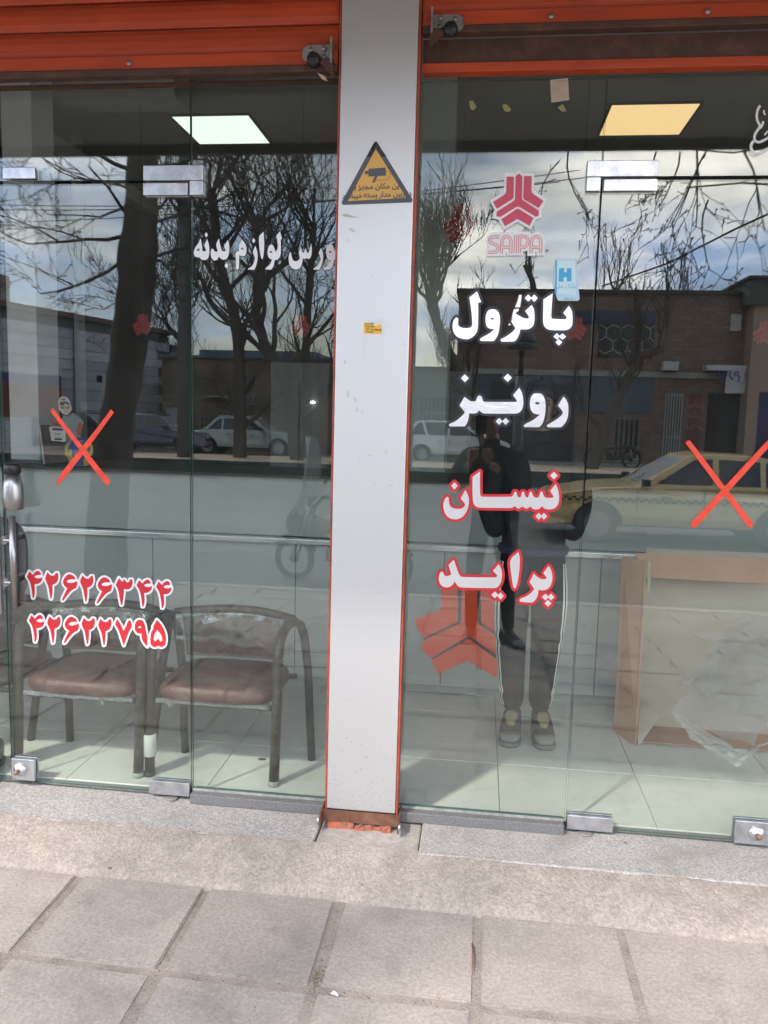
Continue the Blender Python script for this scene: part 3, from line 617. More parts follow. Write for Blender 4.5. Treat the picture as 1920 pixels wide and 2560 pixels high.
word('w', s5, 1050, 1140, [
 [(622,160),(545,215),(543,330),(546,430),(555,490),(580,523),(620,535),(800,538),(950,538),(980,520),(1020,548),(1060,525),(1105,547),(1145,525),(1180,552),(1230,550),(1265,522),(1300,550),(1360,553),(1405,535),(1435,490),(1443,430),(1435,360),(1407,290),(1348,362),(1387,425),(1355,434),(1310,432),(1285,415),(1268,368),(1250,372),(1232,425),(1205,435),(1175,415),(1158,372),(1140,370),(1122,425),(1108,430),(1092,415),(1078,372),(1060,372),(1045,425),(1030,430),(1012,415),(998,372),(980,370),(965,405),(945,422),(650,422),(628,410),(622,380)],
 [(470,352),(500,410),(508,480),(490,560),(450,622),(390,655),(320,650),(270,612),(245,550),(243,490),(262,440),(282,422),(298,430),(300,470),(312,515),(345,540),(400,548),(440,538),(466,515),(462,490),(420,440)]],
 [dia(1388,203,40,40),dia(1232,625,36,36),dia(1285,625,36,36),dia(357,310,34,38)], [], foil, vin_r, 28, 'silver foil word with red outline, just above the waist of the reflected man')
word('w', s5, 1050, 1140, [
 [(1335,1138),(1365,1200),(1372,1280),(1350,1350),(1310,1385),(1260,1393),(1228,1388),(1225,1430),(1205,1480),(1175,1515),(1150,1520),(1045,1512),(1030,1497),(1040,1480),(1100,1455),(1150,1420),(1185,1380),(1135,1308),(1180,1218),(1215,1252),(1260,1275),(1298,1276),(1315,1262),(1278,1215)],
 [(1020,995),(938,1080),(945,1220),(965,1350),(978,1375),(992,1370),(1012,1310),(1030,1180),(1035,1060)],
 [(815,1120),(845,1180),(850,1250),(838,1310),(805,1358),(760,1370),(430,1363),(390,1345),(358,1300),(335,1340),(290,1362),(240,1355),(205,1320),(195,1270),(205,1215),(222,1198),(240,1205),(250,1235),(280,1245),(325,1228),(295,1130),(350,1075),(395,1200),(415,1240),(450,1255),(790,1258),(803,1240),(755,1190)]],
 [dia(1300,1462,38,36),dia(1358,1462,36,36),dia(1327,1528,36,36),dia(777,1440,38,36),dia(835,1452,34,38)], [], foil, vin_r, 28, 'lowest silver foil word with red outline, above the big red emblem')
word('w', .24111, 460, 560, [
 [(172,150),(145,205),(122,235),(104,280),(104,315),(125,342),(162,347),(175,364),(200,374),(228,370),(252,348),(263,290),(258,215),(240,155),(213,222),(230,272),(215,283),(190,280),(187,230)],
 [(362,150),(335,215),(350,280),(335,290),(312,278),(305,262),(288,255),(278,290),(283,345),(310,378),(340,372),(363,338),(385,362),(418,370),(450,350),(468,290),(468,220),(455,165),(415,232),(434,275),(420,283),(395,280),(378,230)],
 [(600,165),(575,215),(570,282),(545,290),(535,310),(538,400),(541,460),(550,475),(565,460),(571,400),(573,325),(598,330),(627,335),(645,300),(648,250),(632,203)],
 [(740,225),(715,290),(735,350),(725,400),(700,440),(665,464),(665,473),(730,473),(745,440),(763,365),(760,290)],
 [(825,80),(780,130),(783,260),(800,350),(812,368),(825,320),(832,200)],
 [(995,75),(958,120),(972,200),(968,265),(948,288),(940,262),(925,225),(905,212),(885,225),(870,260),(867,310),(880,350),(912,370),(890,420),(850,455),(844,471),(905,472),(925,440),(942,372),(970,367),(995,335),(1004,290),(1003,162),(1016,152)],
 [(1318,200),(1292,300),(1275,297),(1262,250),(1242,300),(1225,290),(1213,240),(1190,300),(1200,345),(1190,372),(1160,388),(1130,377),(1115,330),(1108,288),(1092,310),(1085,360),(1095,420),(1125,460),(1170,470),(1205,450),(1226,400),(1232,355),(1255,363),(1271,350),(1287,363),(1305,355),(1320,325),(1325,260)],
 [(1420,250),(1395,300),(1415,350),(1410,390),(1385,430),(1343,462),(1343,473),(1400,472),(1420,440),(1441,370),(1440,300)],
 [(1515,210),(1490,225),(1475,270),(1478,330),(1495,365),(1528,377),(1500,420),(1455,455),(1448,472),(1515,472),(1540,440),(1555,385),(1558,368),(1582,368),(1582,278),(1560,275),(1550,240),(1535,215)]],
 [dia(231,112,18,28),dia(440,432,20,29),dia(722,172,18,28)],
 [[(585,262),(592,246),(603,242),(620,262),(605,266)],[(886,292),(893,280),(908,282),(916,295),(900,298)],[(1503,292),(1510,279),(1522,282),(1530,295),(1515,298)],[(130,275),(142,258),(158,252),(160,280)]],
 vin_w, None, 0, 'white lettering across the glass panel just left of the pillar')
# phone numbers
G4 = [(132,112),(150,130),(167,147),(180,128),(208,108),(232,113),(247,135),(244,147),(212,149),(185,158),(182,167),(198,178),(230,180),(261,170),(252,208),(222,234),(182,240),(186,300),(184,340),(175,374),(163,374),(156,300),(137,215),(106,165)]
G2 = [(311,120),(330,142),(350,153),(378,150),(393,130),(413,128),(419,165),(410,208),(390,232),(360,245),(360,300),(352,378),(341,386),(331,330),(318,260),(289,185)]
G6 = [(535,141),(505,148),(480,175),(465,210),(468,238),(485,262),(508,280),(482,330),(458,382),(455,402),(470,396),(508,345),(550,300),(592,274),(604,240),(603,208),(560,224),(520,226),(500,216),(512,200),(548,191),(588,192),(575,163)]
G3 = [(1018,175),(1036,203),(1053,214),(1062,195),(1075,192),(1085,212),(1103,222),(1118,212),(1125,192),(1146,190),(1151,215),(1146,255),(1125,283),(1095,291),(1067,286),(1063,340),(1050,440),(1038,446),(1027,400),(1010,300),(984,245)]
G7 = [(1000,582),(1035,640),(1061,702),(1088,650),(1110,600),(1128,594),(1144,650),(1110,720),(1080,800),(1064,845),(1048,800),(1015,700),(978,632)]
G9 = [(1222,590),(1192,602),(1174,640),(1175,690),(1200,725),(1237,728),(1245,780),(1265,820),(1296,856),(1297,770),(1283,700),(1272,640),(1255,600)]
G5 = [(1392,590),(1435,640),(1470,710),(1482,780),(1470,840),(1437,862),(1405,850),(1370,861),(1335,845),(1325,800),(1335,720),(1360,672),(1352,660)]
H9 = [(1203,663),(1218,652),(1238,658),(1234,672),(1212,672)]; H5 = [(1395,690),(1438,750),(1445,800),(1425,805),(1404,775),(1378,803),(1360,790),(1366,740)]
mv = lambda g, dx, dy: [(x+dx, y+dy) for x, y in g]
word('n', .25316, 40, 1400, [G4, G2, G6, mv(G2,345,29), mv(G6,343,30), G3, mv(G4,1083,86), mv(G4,1276,100)], [], [], vin_r, vin_w, 21, 'upper red phone number with white outline on the left door')
word('n', .25316, 40, 1400, [mv(G4,20,434), mv(G2,20,434), mv(G6,17,420), mv(G2,360,448), mv(G2,524,458), G7, G9, G5], [], [H9, H5], vin_r, vin_w, 21, 'lower red phone number with white outline, at chair back height')
# emblem and name on the glass
s2 = .16878; pink = pm('faded red vinyl', (.56, .06, .11), .45)
e = empty('emblem_sticker', at(1297, 500, 0)); e.location.y = YG; tag(e, 'white backed pink emblem sticker near the top right of the pillar', 'sticker')
def put(o, e=e): o.parent = e; o.matrix_parent_inverse = Matrix.Translation(-e.location); return o
z2 = lambda g: zoom(g, s2, 1200, 400)
put(decal('backing', [z2([(585,138),(640,188),(805,190),(800,455),(995,580),(925,730),(912,850),(825,885),(752,1035),(560,915),(350,1040),(275,885),(200,862),(215,745),(145,600),(350,470),(362,200),(530,192)])], vin_w, YG-.0002, sm=False))
for g in ([(398,245),(503,245),(498,545),(488,572),(460,592),(250,722),(192,620),(345,525),(375,498),(388,465)], [(652,238),(765,238),(762,462),(772,485),(795,508),(940,605),(872,712),(660,590),(645,575),(640,545)],
          [(578,198),(628,245),(622,575),(632,592),(872,750),(868,825),(825,842),(610,708),(580,694),(545,694),(515,708),(300,845),(242,832),(248,765),(490,612),(512,595),(518,565),(528,240)], [(315,878),(530,735),(560,718),(590,735),(795,858),(735,975),(555,872),(370,982)]):
    put(decal('bar', [z2(g)], pink, YG-.0012, sm=False))
e2 = empty('name_sticker', at(1297, 610, 0)); e2.location.y = YG; tag(e2, 'SAIPA name sticker in outlined letters under the pink emblem', 'sticker')
put(decal('backing', [z2([(85,1425),(92,1300),(130,1290),(103,1230),(95,1170),(120,1105),(175,1067),(330,1068),(345,1080),(390,1064),(450,1070),(485,1087),(490,1060),(700,1060),(762,1092),(830,1064),(890,1068),(945,1110),(962,1180),(955,1415),(840,1415),(838,1358),(818,1358),(815,1418),(700,1420),(705,1345),(640,1355),(636,1412),(400,1418),(392,1360),(378,1360),(376,1420),(245,1425)])], vin_w, YG-.0002, sm=False), e2)
def stroke(lines, w):
    o = []
    for ln in lines:
        P = [Vector(p) for p in ln]
        for a, b in zip(P, P[1:]):
            n = Vector((-(b-a).y, (b-a).x)).normalized()*w; o.append([a-n, b-n, b+n, a+n])
        for p in P[1:-1]: o.append([p+Vector((math.cos(q*math.pi/6), math.sin(q*math.pi/6)))*w for q in range(12)])
    return o
LT = [[[(288,1140),(190,1140),(162,1150),(148,1175),(150,1205),(168,1230),(200,1242),(235,1255),(258,1280),(264,1315),(252,1348),(225,1366),(122,1367)]],
      [[(315,1385),(322,1240),(332,1180),(355,1145),(390,1130),(425,1140),(450,1170),(460,1210),(455,1385)], [(322,1293),(457,1293)]],
      [[(531,1112),(519,1380)]], [[(582,1380),(592,1130),(655,1130),(690,1145),(711,1180),(712,1215),(700,1260),(670,1290),(600,1295)]],
      [[(755,1385),(762,1240),(772,1180),(795,1145),(832,1130),(868,1142),(893,1170),(902,1210),(895,1385)], [(762,1293),(899,1293)]]]
lred = pm('letter outline red', (.42, .06, .06), .5); lpk = pm('pale pink', (.80, .55, .53), .5)
for i, l in enumerate(LT):
    put(decal('letter', [zoom([tuple(q) for q in p], s2, 1200, 400) for p in stroke(l, 22)], lred, YG-.0012, sm=False), e2)
    put(decal('letter_core', [zoom([tuple(q) for q in p], s2, 1200, 400) for p in stroke(l, 15)], lpk, YG-.0017, sm=False), e2)
# white peel strip in the foil word
tag(decal('peeled_strip', [zoom(g, s4, 1090, 700) for g in ([(885,158),(912,158),(905,225),(893,290),(840,290),(862,235)], [(828,310),(882,305),(878,328),(855,345),(803,422),(817,350)], [(768,480),(780,460),(797,479)])], pm('bright foil', (.9, .9, .84), .3, .3), YG-.003, sm=False), 'pale peeled strip slanting through the topmost foil word', 'sticker')
# crosses of red tape
zx = lambda g: zoom(g, .14467, 80, 960)
def cross(strips, lab):
    a = strips[0][0]; p = at(a[0], a[1], 0); e = empty('tape_cross', (p.x, YG, p.z)); tag(e, lab, 'tape cross', 'red tape crosses on the doors')
    for i, g in enumerate(strips):
        for y0 in (YG-.0003-.0006*i,): put(decal('tape_strip', [g], tape, y0, sm=False), e)
cross([zx([(318,472),(350,425),(372,422),(610,740),(905,1110),(1130,1400),(1362,1690),(1300,1758),(1060,1470),(830,1150),(560,790)]), zx([(1362,440),(1418,488),(1150,860),(880,1220),(600,1580),(465,1730),(425,1748),(422,1700),(520,1520),(820,1140),(1100,790)])], 'red tape cross in front of the paper figure on the left door')
zr = lambda g: zoom(g, .28933, 1440, 1040)
cross([zr([(945,232),(965,212),(985,212),(1532,930),(1530,945),(1495,968)]), zr([(995,922),(1790,65),(1835,85),(1040,958),(1020,968),(995,945)])], 'red tape cross on the right door in front of the taxi reflection')
# white script fragment at the right edge of the transom
zs = lambda g: zoom(g, .13563, 1700, 180)
def curve_pts(pts): return pts
sc_ = [stroke([[(1475,615),(1430,700),(1412,800),(1425,890),(1455,955),(1480,1000),(1440,1060),(1385,1140),(1368,1220),(1385,1270),(1440,1295),(1500,1280),(1570,1245),(1700,1160)]], 23), stroke([[(1530,905),(1530,940),(1510,990),(1478,1040)]], 20), stroke([[(1355,1270),(1310,1340),(1310,1410),(1350,1480),(1410,1508),(1480,1490),(1560,1445),(1700,1370)]], 26), stroke([[(1550,700),(1545,750),(1575,790)]], 14), stroke([[(1560,1165),(1590,1120),(1690,1040)]], 14)]
o = decal('window_lettering', [zs([tuple(q) for q in p]) for g in sc_ for p in g], vin_w, YG-.0005, sm=False); tag(o, 'white curling script cut off by the right edge of the picture', 'lettering')
# blue bank sticker (inside of the glass, faint), paper note
bl = pm('pale blue card', (.42, .62, .70), .5); bl2 = pm('bank blue', (.05, .36, .62), .5)
e = empty('blue_card_sticker', at(1413, 700, .0)); e.location.y = YG; tag(e, 'pale blue card sticker above the topmost foil word', 'sticker')
z5 = lambda g: zoom(g, .5786, 960, 560)
z6 = lambda g: zoom(g, .5786, 960, 0)
put(decal('card', [z5([(742,152),(750,150),(825,150),(832,156),(845,325),(838,332),(755,332),(748,325),(730,250)])], bl, YG-.0001, sm=False), e)
put(decal('card_panel', [z5([(745,158),(826,158),(829,308),(741,300)])], pm('card light', (.55, .70, .74), .5), YG-.0004, sm=False), e)
put(decal('card_mark', [z5([(756,192),(778,190),(778,208),(790,208),(790,192),(810,190),(810,248),(790,248),(790,230),(776,230),(776,250),(754,248)])], bl2, YG-.0007, sm=False), e)
put(decal('card_mark', [z5([(742,158),(748,158),(746,300),(738,300)])], bl2, YG-.0007, sm=False), e)
def ptext(name, s, px, py, h, m, e, yoff=-.002, rot=0., bold=0., y=None, Mf=None):
    p = at(px, py, YG if y is None else y); o = text(name, s, h, m, None, Matrix.Translation((p.x, p.y+yoff, p.z)) @ (Mf or FACE) @ Matrix.Rotation(rot, 4, 'Z'), bold=bold); return put(o, e)
ptext('card_text', farsi('بانک ملی'), 1412, 716, .020, bl2, e, -.001)
ptext('card_text', 'www . b . i', 1424, 747, .009, black, e, -.001)
o = decal('paper_note', [z6([(718,345),(795,337),(800,432),(723,444)])], pm('yellowed paper', (.48, .40, .31), .8, var=.15, scale=30), YG-.0003, sm=False)
e = o; tag(o, 'small yellowed paper note at the top of the right side panel', 'note')
for g in ([(740,352),(790,347),(790,350),(740,355)],): o2 = decal('print', [z6(g)], pm('grey print', (.25, .2, .17), .8), YG-.0007, sm=False, parent=None); o2.parent = o
# sticky yellow scraps
for i, g in enumerate(([(366,438),(385,434),(400,462),(386,478),(374,470)], [(510,453),(530,450),(550,472),(540,484),(520,480)], [(750,465),(772,448),(790,480),(770,484)])):
    o = decal('tape_scrap', [z6(g)], pm('yellow tape scrap', (.28, .27, .10), .7), YG-.0002, sm=False); tag(o, ['yellow tape scrap nearest the pillar on the right side panel', 'yellow tape scrap midway between pillar and paper note', 'yellow tape scrap just under the paper note'][i], 'tape scrap')

# ---- signs on the pillar
YP = -.1006
s1 = .16878; z1 = lambda g: zoom(g, s1, 780, 320)
pc = lambda q: (lambda a: Vector((a.x, a.z)))(at(q[0], q[1], YP))
p = at(940, 450, YP); e = empty('warning_sign', (p.x, YP, p.z)); tag(e, 'yellow and grey triangular camera warning sign on the pillar', 'sign')
gr = pm('sign grey', (.075, .078, .10), .45); yl = pm('sign yellow', (.66, .38, .085), .5, var=.04)
tri = [(948,195),(975,225),(1490,1060),(1492,1080),(1470,1100),(460,1138),(441,1118),(445,1090),(915,225)]
v_, f_ = flat_union([[pc(q) for q in z1(tri)]]);
m = MB(); n = len(z1(tri)); T = [pc(q) for q in z1(tri)]
m.add([(q.x, YP-.0022, q.y) for q in T]+[(q.x, YP, q.y) for q in T], [tuple(range(n)), tuple(range(2*n-1, n-1, -1))]+[(i, i+n, (i+1) % n+n, (i+1) % n) for i in range(n)])
put(m.out('plate', gr, fix=True), e)
put(decal('yellow_field', [z1([(945,310),(1400,1035),(530,1082)])], yl, YP-.0026, sm=False), e)
put(decal('black_tape', [z1([(948,198),(972,228),(1100,420),(1030,425),(945,305),(875,425),(815,425),(918,228)])], pm('shiny black tape', (.015, .015, .017), .22, bump=1, bscale=40), YP-.0029, sm=False), e)
for g in ([(835,603),(1092,585),(1097,705),(838,718)], [(782,640),(812,632),(835,648),(836,680),(812,678),(785,692)], [(932,712),(972,710),(930,805),(888,808)]): put(decal('camera_symbol', [z1(g)], gr, YP-.0030, sm=False), e)
put(decal('camera_cable', [z1([tuple(q) for q in p_]) for p_ in stroke([[(1097,640),(1130,648),(1152,668),(1160,700),(1150,735),(1120,762),(1080,772),(950,772)]], 3)], gr, YP-.0030, sm=False), e)
ptext('sign_text', farsi('این مکان مجهز به'), 940, 467, .0245, gr, e, -.0034, R(1.7), .0006, YP)
ptext('sign_text', farsi('دوربین مدار بسته میباشد'), 942, 488, .0235, gr, e, -.0034, R(1.7), .0006, YP)
z8 = lambda g: zoom(g, .08439, 860, 780)
p = at(930, 820, YP); e = empty('yellow_sticker', (p.x, YP, p.z)); tag(e, 'small torn yellow advert sticker halfway up the pillar', 'sticker')
put(decal('torn_backing', [z8([(560,300),(640,240),(800,215),(950,225),(1050,195),(1130,250),(1180,330),(1180,420),(1235,470),(1170,560),(1120,650),(1100,760),(1030,770),(980,700),(850,690),(800,660),(680,700),(650,780),(625,900),(605,1010),(690,1160),(670,1170),(610,1100),(620,1280),(590,1330),(560,1280),(590,1180),(550,1050),(590,980),(610,800),(590,700),(560,640),(510,560),(500,430)])], pm('glue stain', (.66, .66, .64), .7), YP-.0003, sm=False), e)
put(decal('yellow_label', [z8([(590,320),(750,315),(830,360),(890,405),(960,410),(1030,380),(1100,350),(1105,650),(590,640)])], pm('advert yellow', (.78, .46, .04), .5), YP-.0006, sm=False), e)
for k, (t_, px, py, h) in enumerate((('۴۲۶۲۱۷۱۷', 924, 810, .0085), ('۳۴۱۲۷۴۱۷', 924, 817, .0085), ('۰۹۱۲۳۶۵۲', 924, 824, .0078), ('۰۹۳۵۲۶۱۴', 924, 830, .0078))): ptext('label_text', t_, px, py, h, pm('label brown', (.16, .05, .02), .6), e, -.0012, 0, .0003, YP)
ptext('label_text', farsi('خسته'), 945, 824, .011, MATS['label brown'], e, -.0012, 0, .0006, YP)
for i, g in enumerate(([(440,1285),(500,1270),(600,1300),(700,1328),(560,1325),(470,1305)], [(770,1300),(800,1295),(790,1312),(830,1290),(880,1275),(940,1240),(1000,1245),(1060,1245),(1050,1280),(1000,1290),(980,1330),(940,1330),(905,1310),(890,1370),(860,1365),(830,1330)])):
    o = decal('paint_scrape', [z1(g)], pm('scrape', (.47, .45, .41), .8), YP-.0002); tag(o, ['long faint scrape at the left under the warning sign', 'ragged flaked paint patch under the warning sign'][i], 'scrape')
# big red emblem on the counter front
yc = 1.288; zb = lambda g: zoom(g, .27728, 1060, 1400)
p = at(1140, 1600, yc); e = empty('emblem_decal', (p.x, yc, p.z)); tag(e, 'big orange red emblem on the white counter front', 'decal')
red2 = pm('orange red decal', (.95, .10, .03), .45)
kc = pm('decal groove', (.05, .05, .05), .6)
for g in ([(158,240),(303,240),(305,540),(300,560),(0,700),(-45,640),(-90,540),(150,450)], [(340,240),(480,240),(483,545),(490,575),(650,670),(760,740),(700,880),(640,850),(430,700),(400,695),(370,705),(60,880),(-30,800),(0,715),(320,575),(332,545)],
          [(512,240),(640,240),(640,500),(800,600),(755,705),(650,655),(520,570),(512,550)], [(80,885),(380,725),(400,715),(425,725),(690,905),(650,1060),(395,905),(130,1030),(65,905)]):
    put(decal('bar', [zb(g)], red2, yc-.001, sm=False), e)
for g in ([(305,240),(338,240),(335,550),(325,572),(0,720),(-8,705),(300,560),(306,540)], [(482,240),(512,240),(514,548),(522,570),(650,655),(645,675),(492,577),(484,550)], [(65,890),(365,705),(400,696),(435,705),(660,865),(650,890),(425,725),(400,716),(380,726),(80,893)]):
    put(decal('groove', [zb(g)], kc, yc-.0015, sm=False), e)
# small red hanging emblems deeper in the shop
def mini(px, py, Y, w, lab):
    p = at(px, py, Y); e = empty('hanging_emblem', tuple(p)); tag(e, lab, 'hanging emblem', 'small red emblems hanging in the shop')
    K = w/850; red3 = pm('hanging red', (.42, .02, .02), .5)
    for g in ([(398,245),(503,245),(495,560),(250,722),(192,620),(388,470)], [(652,238),(765,238),(762,465),(940,605),(872,712),(645,570)], [(578,198),(628,245),(622,590),(872,750),(825,842),(560,690),(300,845),(242,832),(248,765),(515,600),(528,240)], [(315,878),(560,718),(795,858),(735,975),(555,872),(370,982)]):
        vs = [((x-570)*K, 0, -(z-600)*K) for x, z in g]; n = len(vs)
        m = MB().add([Vector(v) for v in vs]+[Vector(v)+Vector((0, .006, 0)) for v in vs], [tuple(range(n)), tuple(range(2*n-1, n-1, -1))]+[(i, i+n, (i+1) % n+n, (i+1) % n) for i in range(n)])
        m.out('bar', red3, e, fix=True)
    MB().tube([(0, .003, .35*w), (0, .003, 3.59-p.z)], .0012, 4).out('string', black, e)
mini(356, 812, 2.1, .15, 'red emblem hanging in front of the big tree trunk reflection')
mini(752, 815, 2.1, .15, 'red emblem hanging in the left bay nearest the pillar')
mini(1440, 822, 2.1, .15, 'red emblem hanging right of the topmost foil word')
mini(1912, 832, 2.1, .15, 'red emblem hanging at the right edge of the picture')
mini(1152, 560, 2.1, .24, 'larger red emblem hanging left of the pink emblem sticker')
# ================================================================== THINGS IN THE SHOP
frame_m = pm('brown chair tube', (.055, .043, .036), .42, .25, var=.15, scale=20, dirt=((.20, .18, .16), .45), dscale=14)
leather = pm('worn brown leather', (.125, .060, .048), .45, var=.22, scale=9, bump=.3, bscale=60, dirt=((.30, .24, .21), .5), dscale=6)
film = glass_mat('clear plastic film', (.93, .93, .90), 2.6, .16, .10, False)
def pillow(mb, cx, cy, cz, w, d, h, nx=14, ny=10, rx=0, round_=.35, seed=0, M=None):
    """cushion: superellipse slab"""
    vs = []; fs = []; nn = 22; rings = []
    for k in range(9):
        ph = -math.pi/2+math.pi*k/8; r = abs(math.cos(ph))**round_; z = math.copysign(abs(math.sin(ph))**.7, math.sin(ph))*h/2
        for j in range(nn):
            t = 2*math.pi*j/nn; c, s_ = math.cos(t), math.sin(t)
            x = math.copysign(abs(c)**.42, c)*w/2*r; y = math.copysign(abs(s_)**.42, s_)*d/2*r
            nz = .006*noise.noise(Vector((x*9, y*9, seed)))+(.012*(1-(2*x/w)**2)*(1-(2*y/d)**2) if z > 0 else 0)
            p = Vector((x, y, z+nz)); p = M @ p if M is not None else p; vs.append(p+Vector((cx, cy, cz)))
    for k in range(8):
        for j in range(nn): fs.append((k*nn+j, k*nn+(j+1) % nn, (k+1)*nn+(j+1) % nn, (k+1)*nn+j))
    fs.append(tuple(range(nn-1, -1, -1))); fs.append(tuple(range(8*nn, 9*nn))); return mb.add(vs, fs)
def make_chair(loc, lab, sleeve=False, film_on=True, seed=0):
    e = empty('waiting_chair', loc); tag(e, lab, 'chair', 'brown padded waiting chairs'); w = .265
    for s_ in (-1, 1):
        x = s_*w
        P = [(x*.985, -.10, .0), (x*1.0, -.075, .35), (x, -.062, .53), (x, -.045, .575), (x, .0, .605), (x, .10, .615), (x*1.03, .17, .61), (x*1.10, .215, .585), (x*1.16, .225, .53), (x*1.24, .215, .38), (x*1.36, .165, 0)]
        MB().tube(P[:3]+P[3:6], .0205, 14).out('front_leg', frame_m, e, smooth=True)
        MB().tube(P[5:], [.0205, .020, .020, .019, .018, .017], 12).out('rear_leg', pm('dark chair tube', (.03, .029, .03), .4, .2), e, smooth=True)
        MB().lathe([(.023, 0), (.023, .02), (.021, .022)], n=14).out('foot_cap', pm('pale foot cap', (.33, .34, .31), .7) if s_ > 0 else black, e, loc=(P[0][0], P[0][1], 0), smooth=True)
    if sleeve: MB().lathe([(.025, 0), (.0275, .004), (.0275, .085), (.025, .09)], n=18).out('white_sleeve', pm('foam sleeve', (.62, .61, .56), .7, var=.1, scale=30), e, loc=(-w*.99, -.092, .085), smooth=True)
    MB().tube([(-w, -.07, .31), (w, -.07, .31)], .012, 8).out('seat_rail', frame_m, e, smooth=True)
    MB().tube([(-w, .28, .33), (w, .28, .33)], .012, 8).out('seat_rail', frame_m, e, smooth=True)
    pillow(MB(), 0, .10, .352, .50, .42, .085, seed=seed).out('seat', leather, e, smooth=True)
    # back rest: curved rail with padded back below
    rail = []
    for i in range(13): u = i/12*2-1; rail.append((u*w*1.0, .215+.075*(1-u*u)-.02, .612+.012*(1-u*u)))
    MB().tube(rail, .0195, 10).out('back_rail', frame_m, e, smooth=True)
    vs = []; fs = []; nx, nz = 18, 8
    for side, off in ((0, -.018), (1, .018)):
        for k in range(nz+1):
            for i in range(nx+1):
                u = i/nx*2-1; vv = k/nz; edge_ = (1-abs(u)**6)*(1-abs(2*vv-1)**6)
                x = u*(w-.03)*(1-.08*(1-vv)); y = .21+.075*(1-u*u)+off*edge_+.0; z = .42+vv*.175-.02*(1-u*u)*(1-vv)
                vs.append((x, y, z))
    for k in range(nz):
        for i in range(nx):
            a = k*(nx+1)+i; fs.append((a, a+1, a+nx+2, a+nx+1)); b = a+(nx+1)*(nz+1); fs.append((b, b+nx+1, b+nx+2, b+1))
    per = [i for i in range(nx+1)]+[k*(nx+1)+nx for k in range(1, nz+1)]+[nz*(nx+1)+i for i in range(nx-1, -1, -1)]+[k*(nx+1) for k in range(nz-1, 0, -1)]
    o_ = (nx+1)*(nz+1)
    for a, b in zip(per, per[1:]+per[:1]): fs.append((a, a+o_, b+o_, b))
    obj('backrest', vs, fs, leather, e, True)
    rnd = random.Random(seed+3)
    if film_on:
        vs = []; fs = []; nx, nz = 30, 10
        for k in range(nz+1):
            for i in range(nx+1):
                u = i/nx*2-1; vv = k/nz
                vs.append((u*(w-.012), .183+.075*(1-u*u)-.012*math.sin(vv*3)+.010*noise.noise(Vector((u*6, vv*3, seed)))+.006*noise.noise(Vector((u*19, vv*9, seed))), .615-vv*(.13+.025*u+.03*noise.noise(Vector((u*4, 7, seed))))))
        for k in range(nz):
            for i in range(nx): a = k*(nx+1)+i; fs.append((a, a+1, a+nx+2, a+nx+1))
        obj('plastic_wrap', vs, fs, film, e, True)
        m = MB()
        edge_pts = [Vector(vs[nz*(nx+1)+i]) for i in range(nx+1)]
        vs2 = []; fs2 = []
        for i, p in enumerate(edge_pts): vs2 += [p+Vector((0, -.004, .006)), p+Vector((0, -.009+.004*rnd.random(), -.010-.012*rnd.random()-.03*max(0, (i/nx-.75))*4*rnd.random()))]
        for i in range(nx): fs2.append((2*i, 2*i+1, 2*i+3, 2*i+2))
        MATS['hem'] = MATS.get('hem') or glass_mat('whitish film edge', (.9, .9, .86), 2.2, .16, .2, False); obj('plastic_hem', vs2, fs2, MATS['hem'], e, True)
    vs = []; fs = []
    for i in range(31):
        u = i/30; x = -w+.03+u*(2*w-.06); d = .002+.005*rnd.random()+(.022 if rnd.random() < .09 else 0)
        vs += [(x, -.092, .330), (x+.004*rnd.random(), -.098, .318-d)]
    for i in range(30): fs.append((2*i, 2*i+1, 2*i+3, 2*i+2))
    obj('torn_plastic_fringe', vs, fs, MATS.get('hem') or film, e, False)
    return e
make_chair((-1.033, .235, -.001), 'brown padded chair next to the pillar with loose clear wrap on its back', True, True, 1)
make_chair((-1.595, .215, -.001), 'brown padded chair behind the red phone numbers', False, True, 2)
make_chair((-2.14, .235, -.001), 'brown padded chair cut off by the left edge of the picture', False, True, 5)

# cardboard carton and bubble wrap
card = pm('brown cardboard', (.46, .265, .165), .85, var=.05, scale=6, dirt=((.34, .18, .10), .25), dscale=4); cardi = pm('beige cardboard inside', (.44, .385, .30), .85, var=.03, scale=3)
c = empty('carton', (1.3, .9, 0)); tag(c, 'large open brown cardboard carton standing against the counter at the right', 'carton')
def quad(name, pts, m, t=.006, par=None):
    P = [Vector(p)-par.location for p in pts]; n = (P[1]-P[0]).cross(P[2]-P[0]).normalized()*t
    o = MB().add(P+[p+n for p in P], [(3, 2, 1, 0), (4, 5, 6, 7)]+[(i, (i+1) % 4, 4+(i+1) % 4, 4+i) for i in range(4)]).out(name, m, par, fix=True); return o
zc = lambda x, y: (1520+x*.2803, 1340+y*.2803)
bl_ = onz(*zc(60, 1740), .0); bf = onz(*zc(252, 1872), 0.0)
tl = at(*zc(135, 182), bl_.y-.02); tf = at(*zc(350, 225), bf.y+.05); tf.x = at(*zc(345, 225), bf.y+.05).x
quad('left_flap', [bl_, bf, tf, tl], card, .006, c)
yb = 1.06; pbl = at(*zc(285, 1500), yb); back = [Vector((pbl.x-.02, yb, .0)), Vector((2.3, yb, .0)), Vector((2.3, yb, tl.z+.03)), Vector((pbl.x-.02, yb, tl.z+.03))]
quad('back_panel', back, cardi, .006, c)
tr = at(*zc(230, 152), yb); 
quad('top_flap', [at(*zc(232, 152), .96), at(*zc(1500, 205), .96), at(*zc(1500, 432), .90), at(*zc(380, 372), .90)], card, .005, c)
quad('bottom_panel', [Vector((bf.x+.01, bf.y+.03, .006)), Vector((2.3, bf.y+.03, .006)), Vector((2.3, yb, .006)), Vector((bl_.x+.06, yb, .006))], card, .005, c)
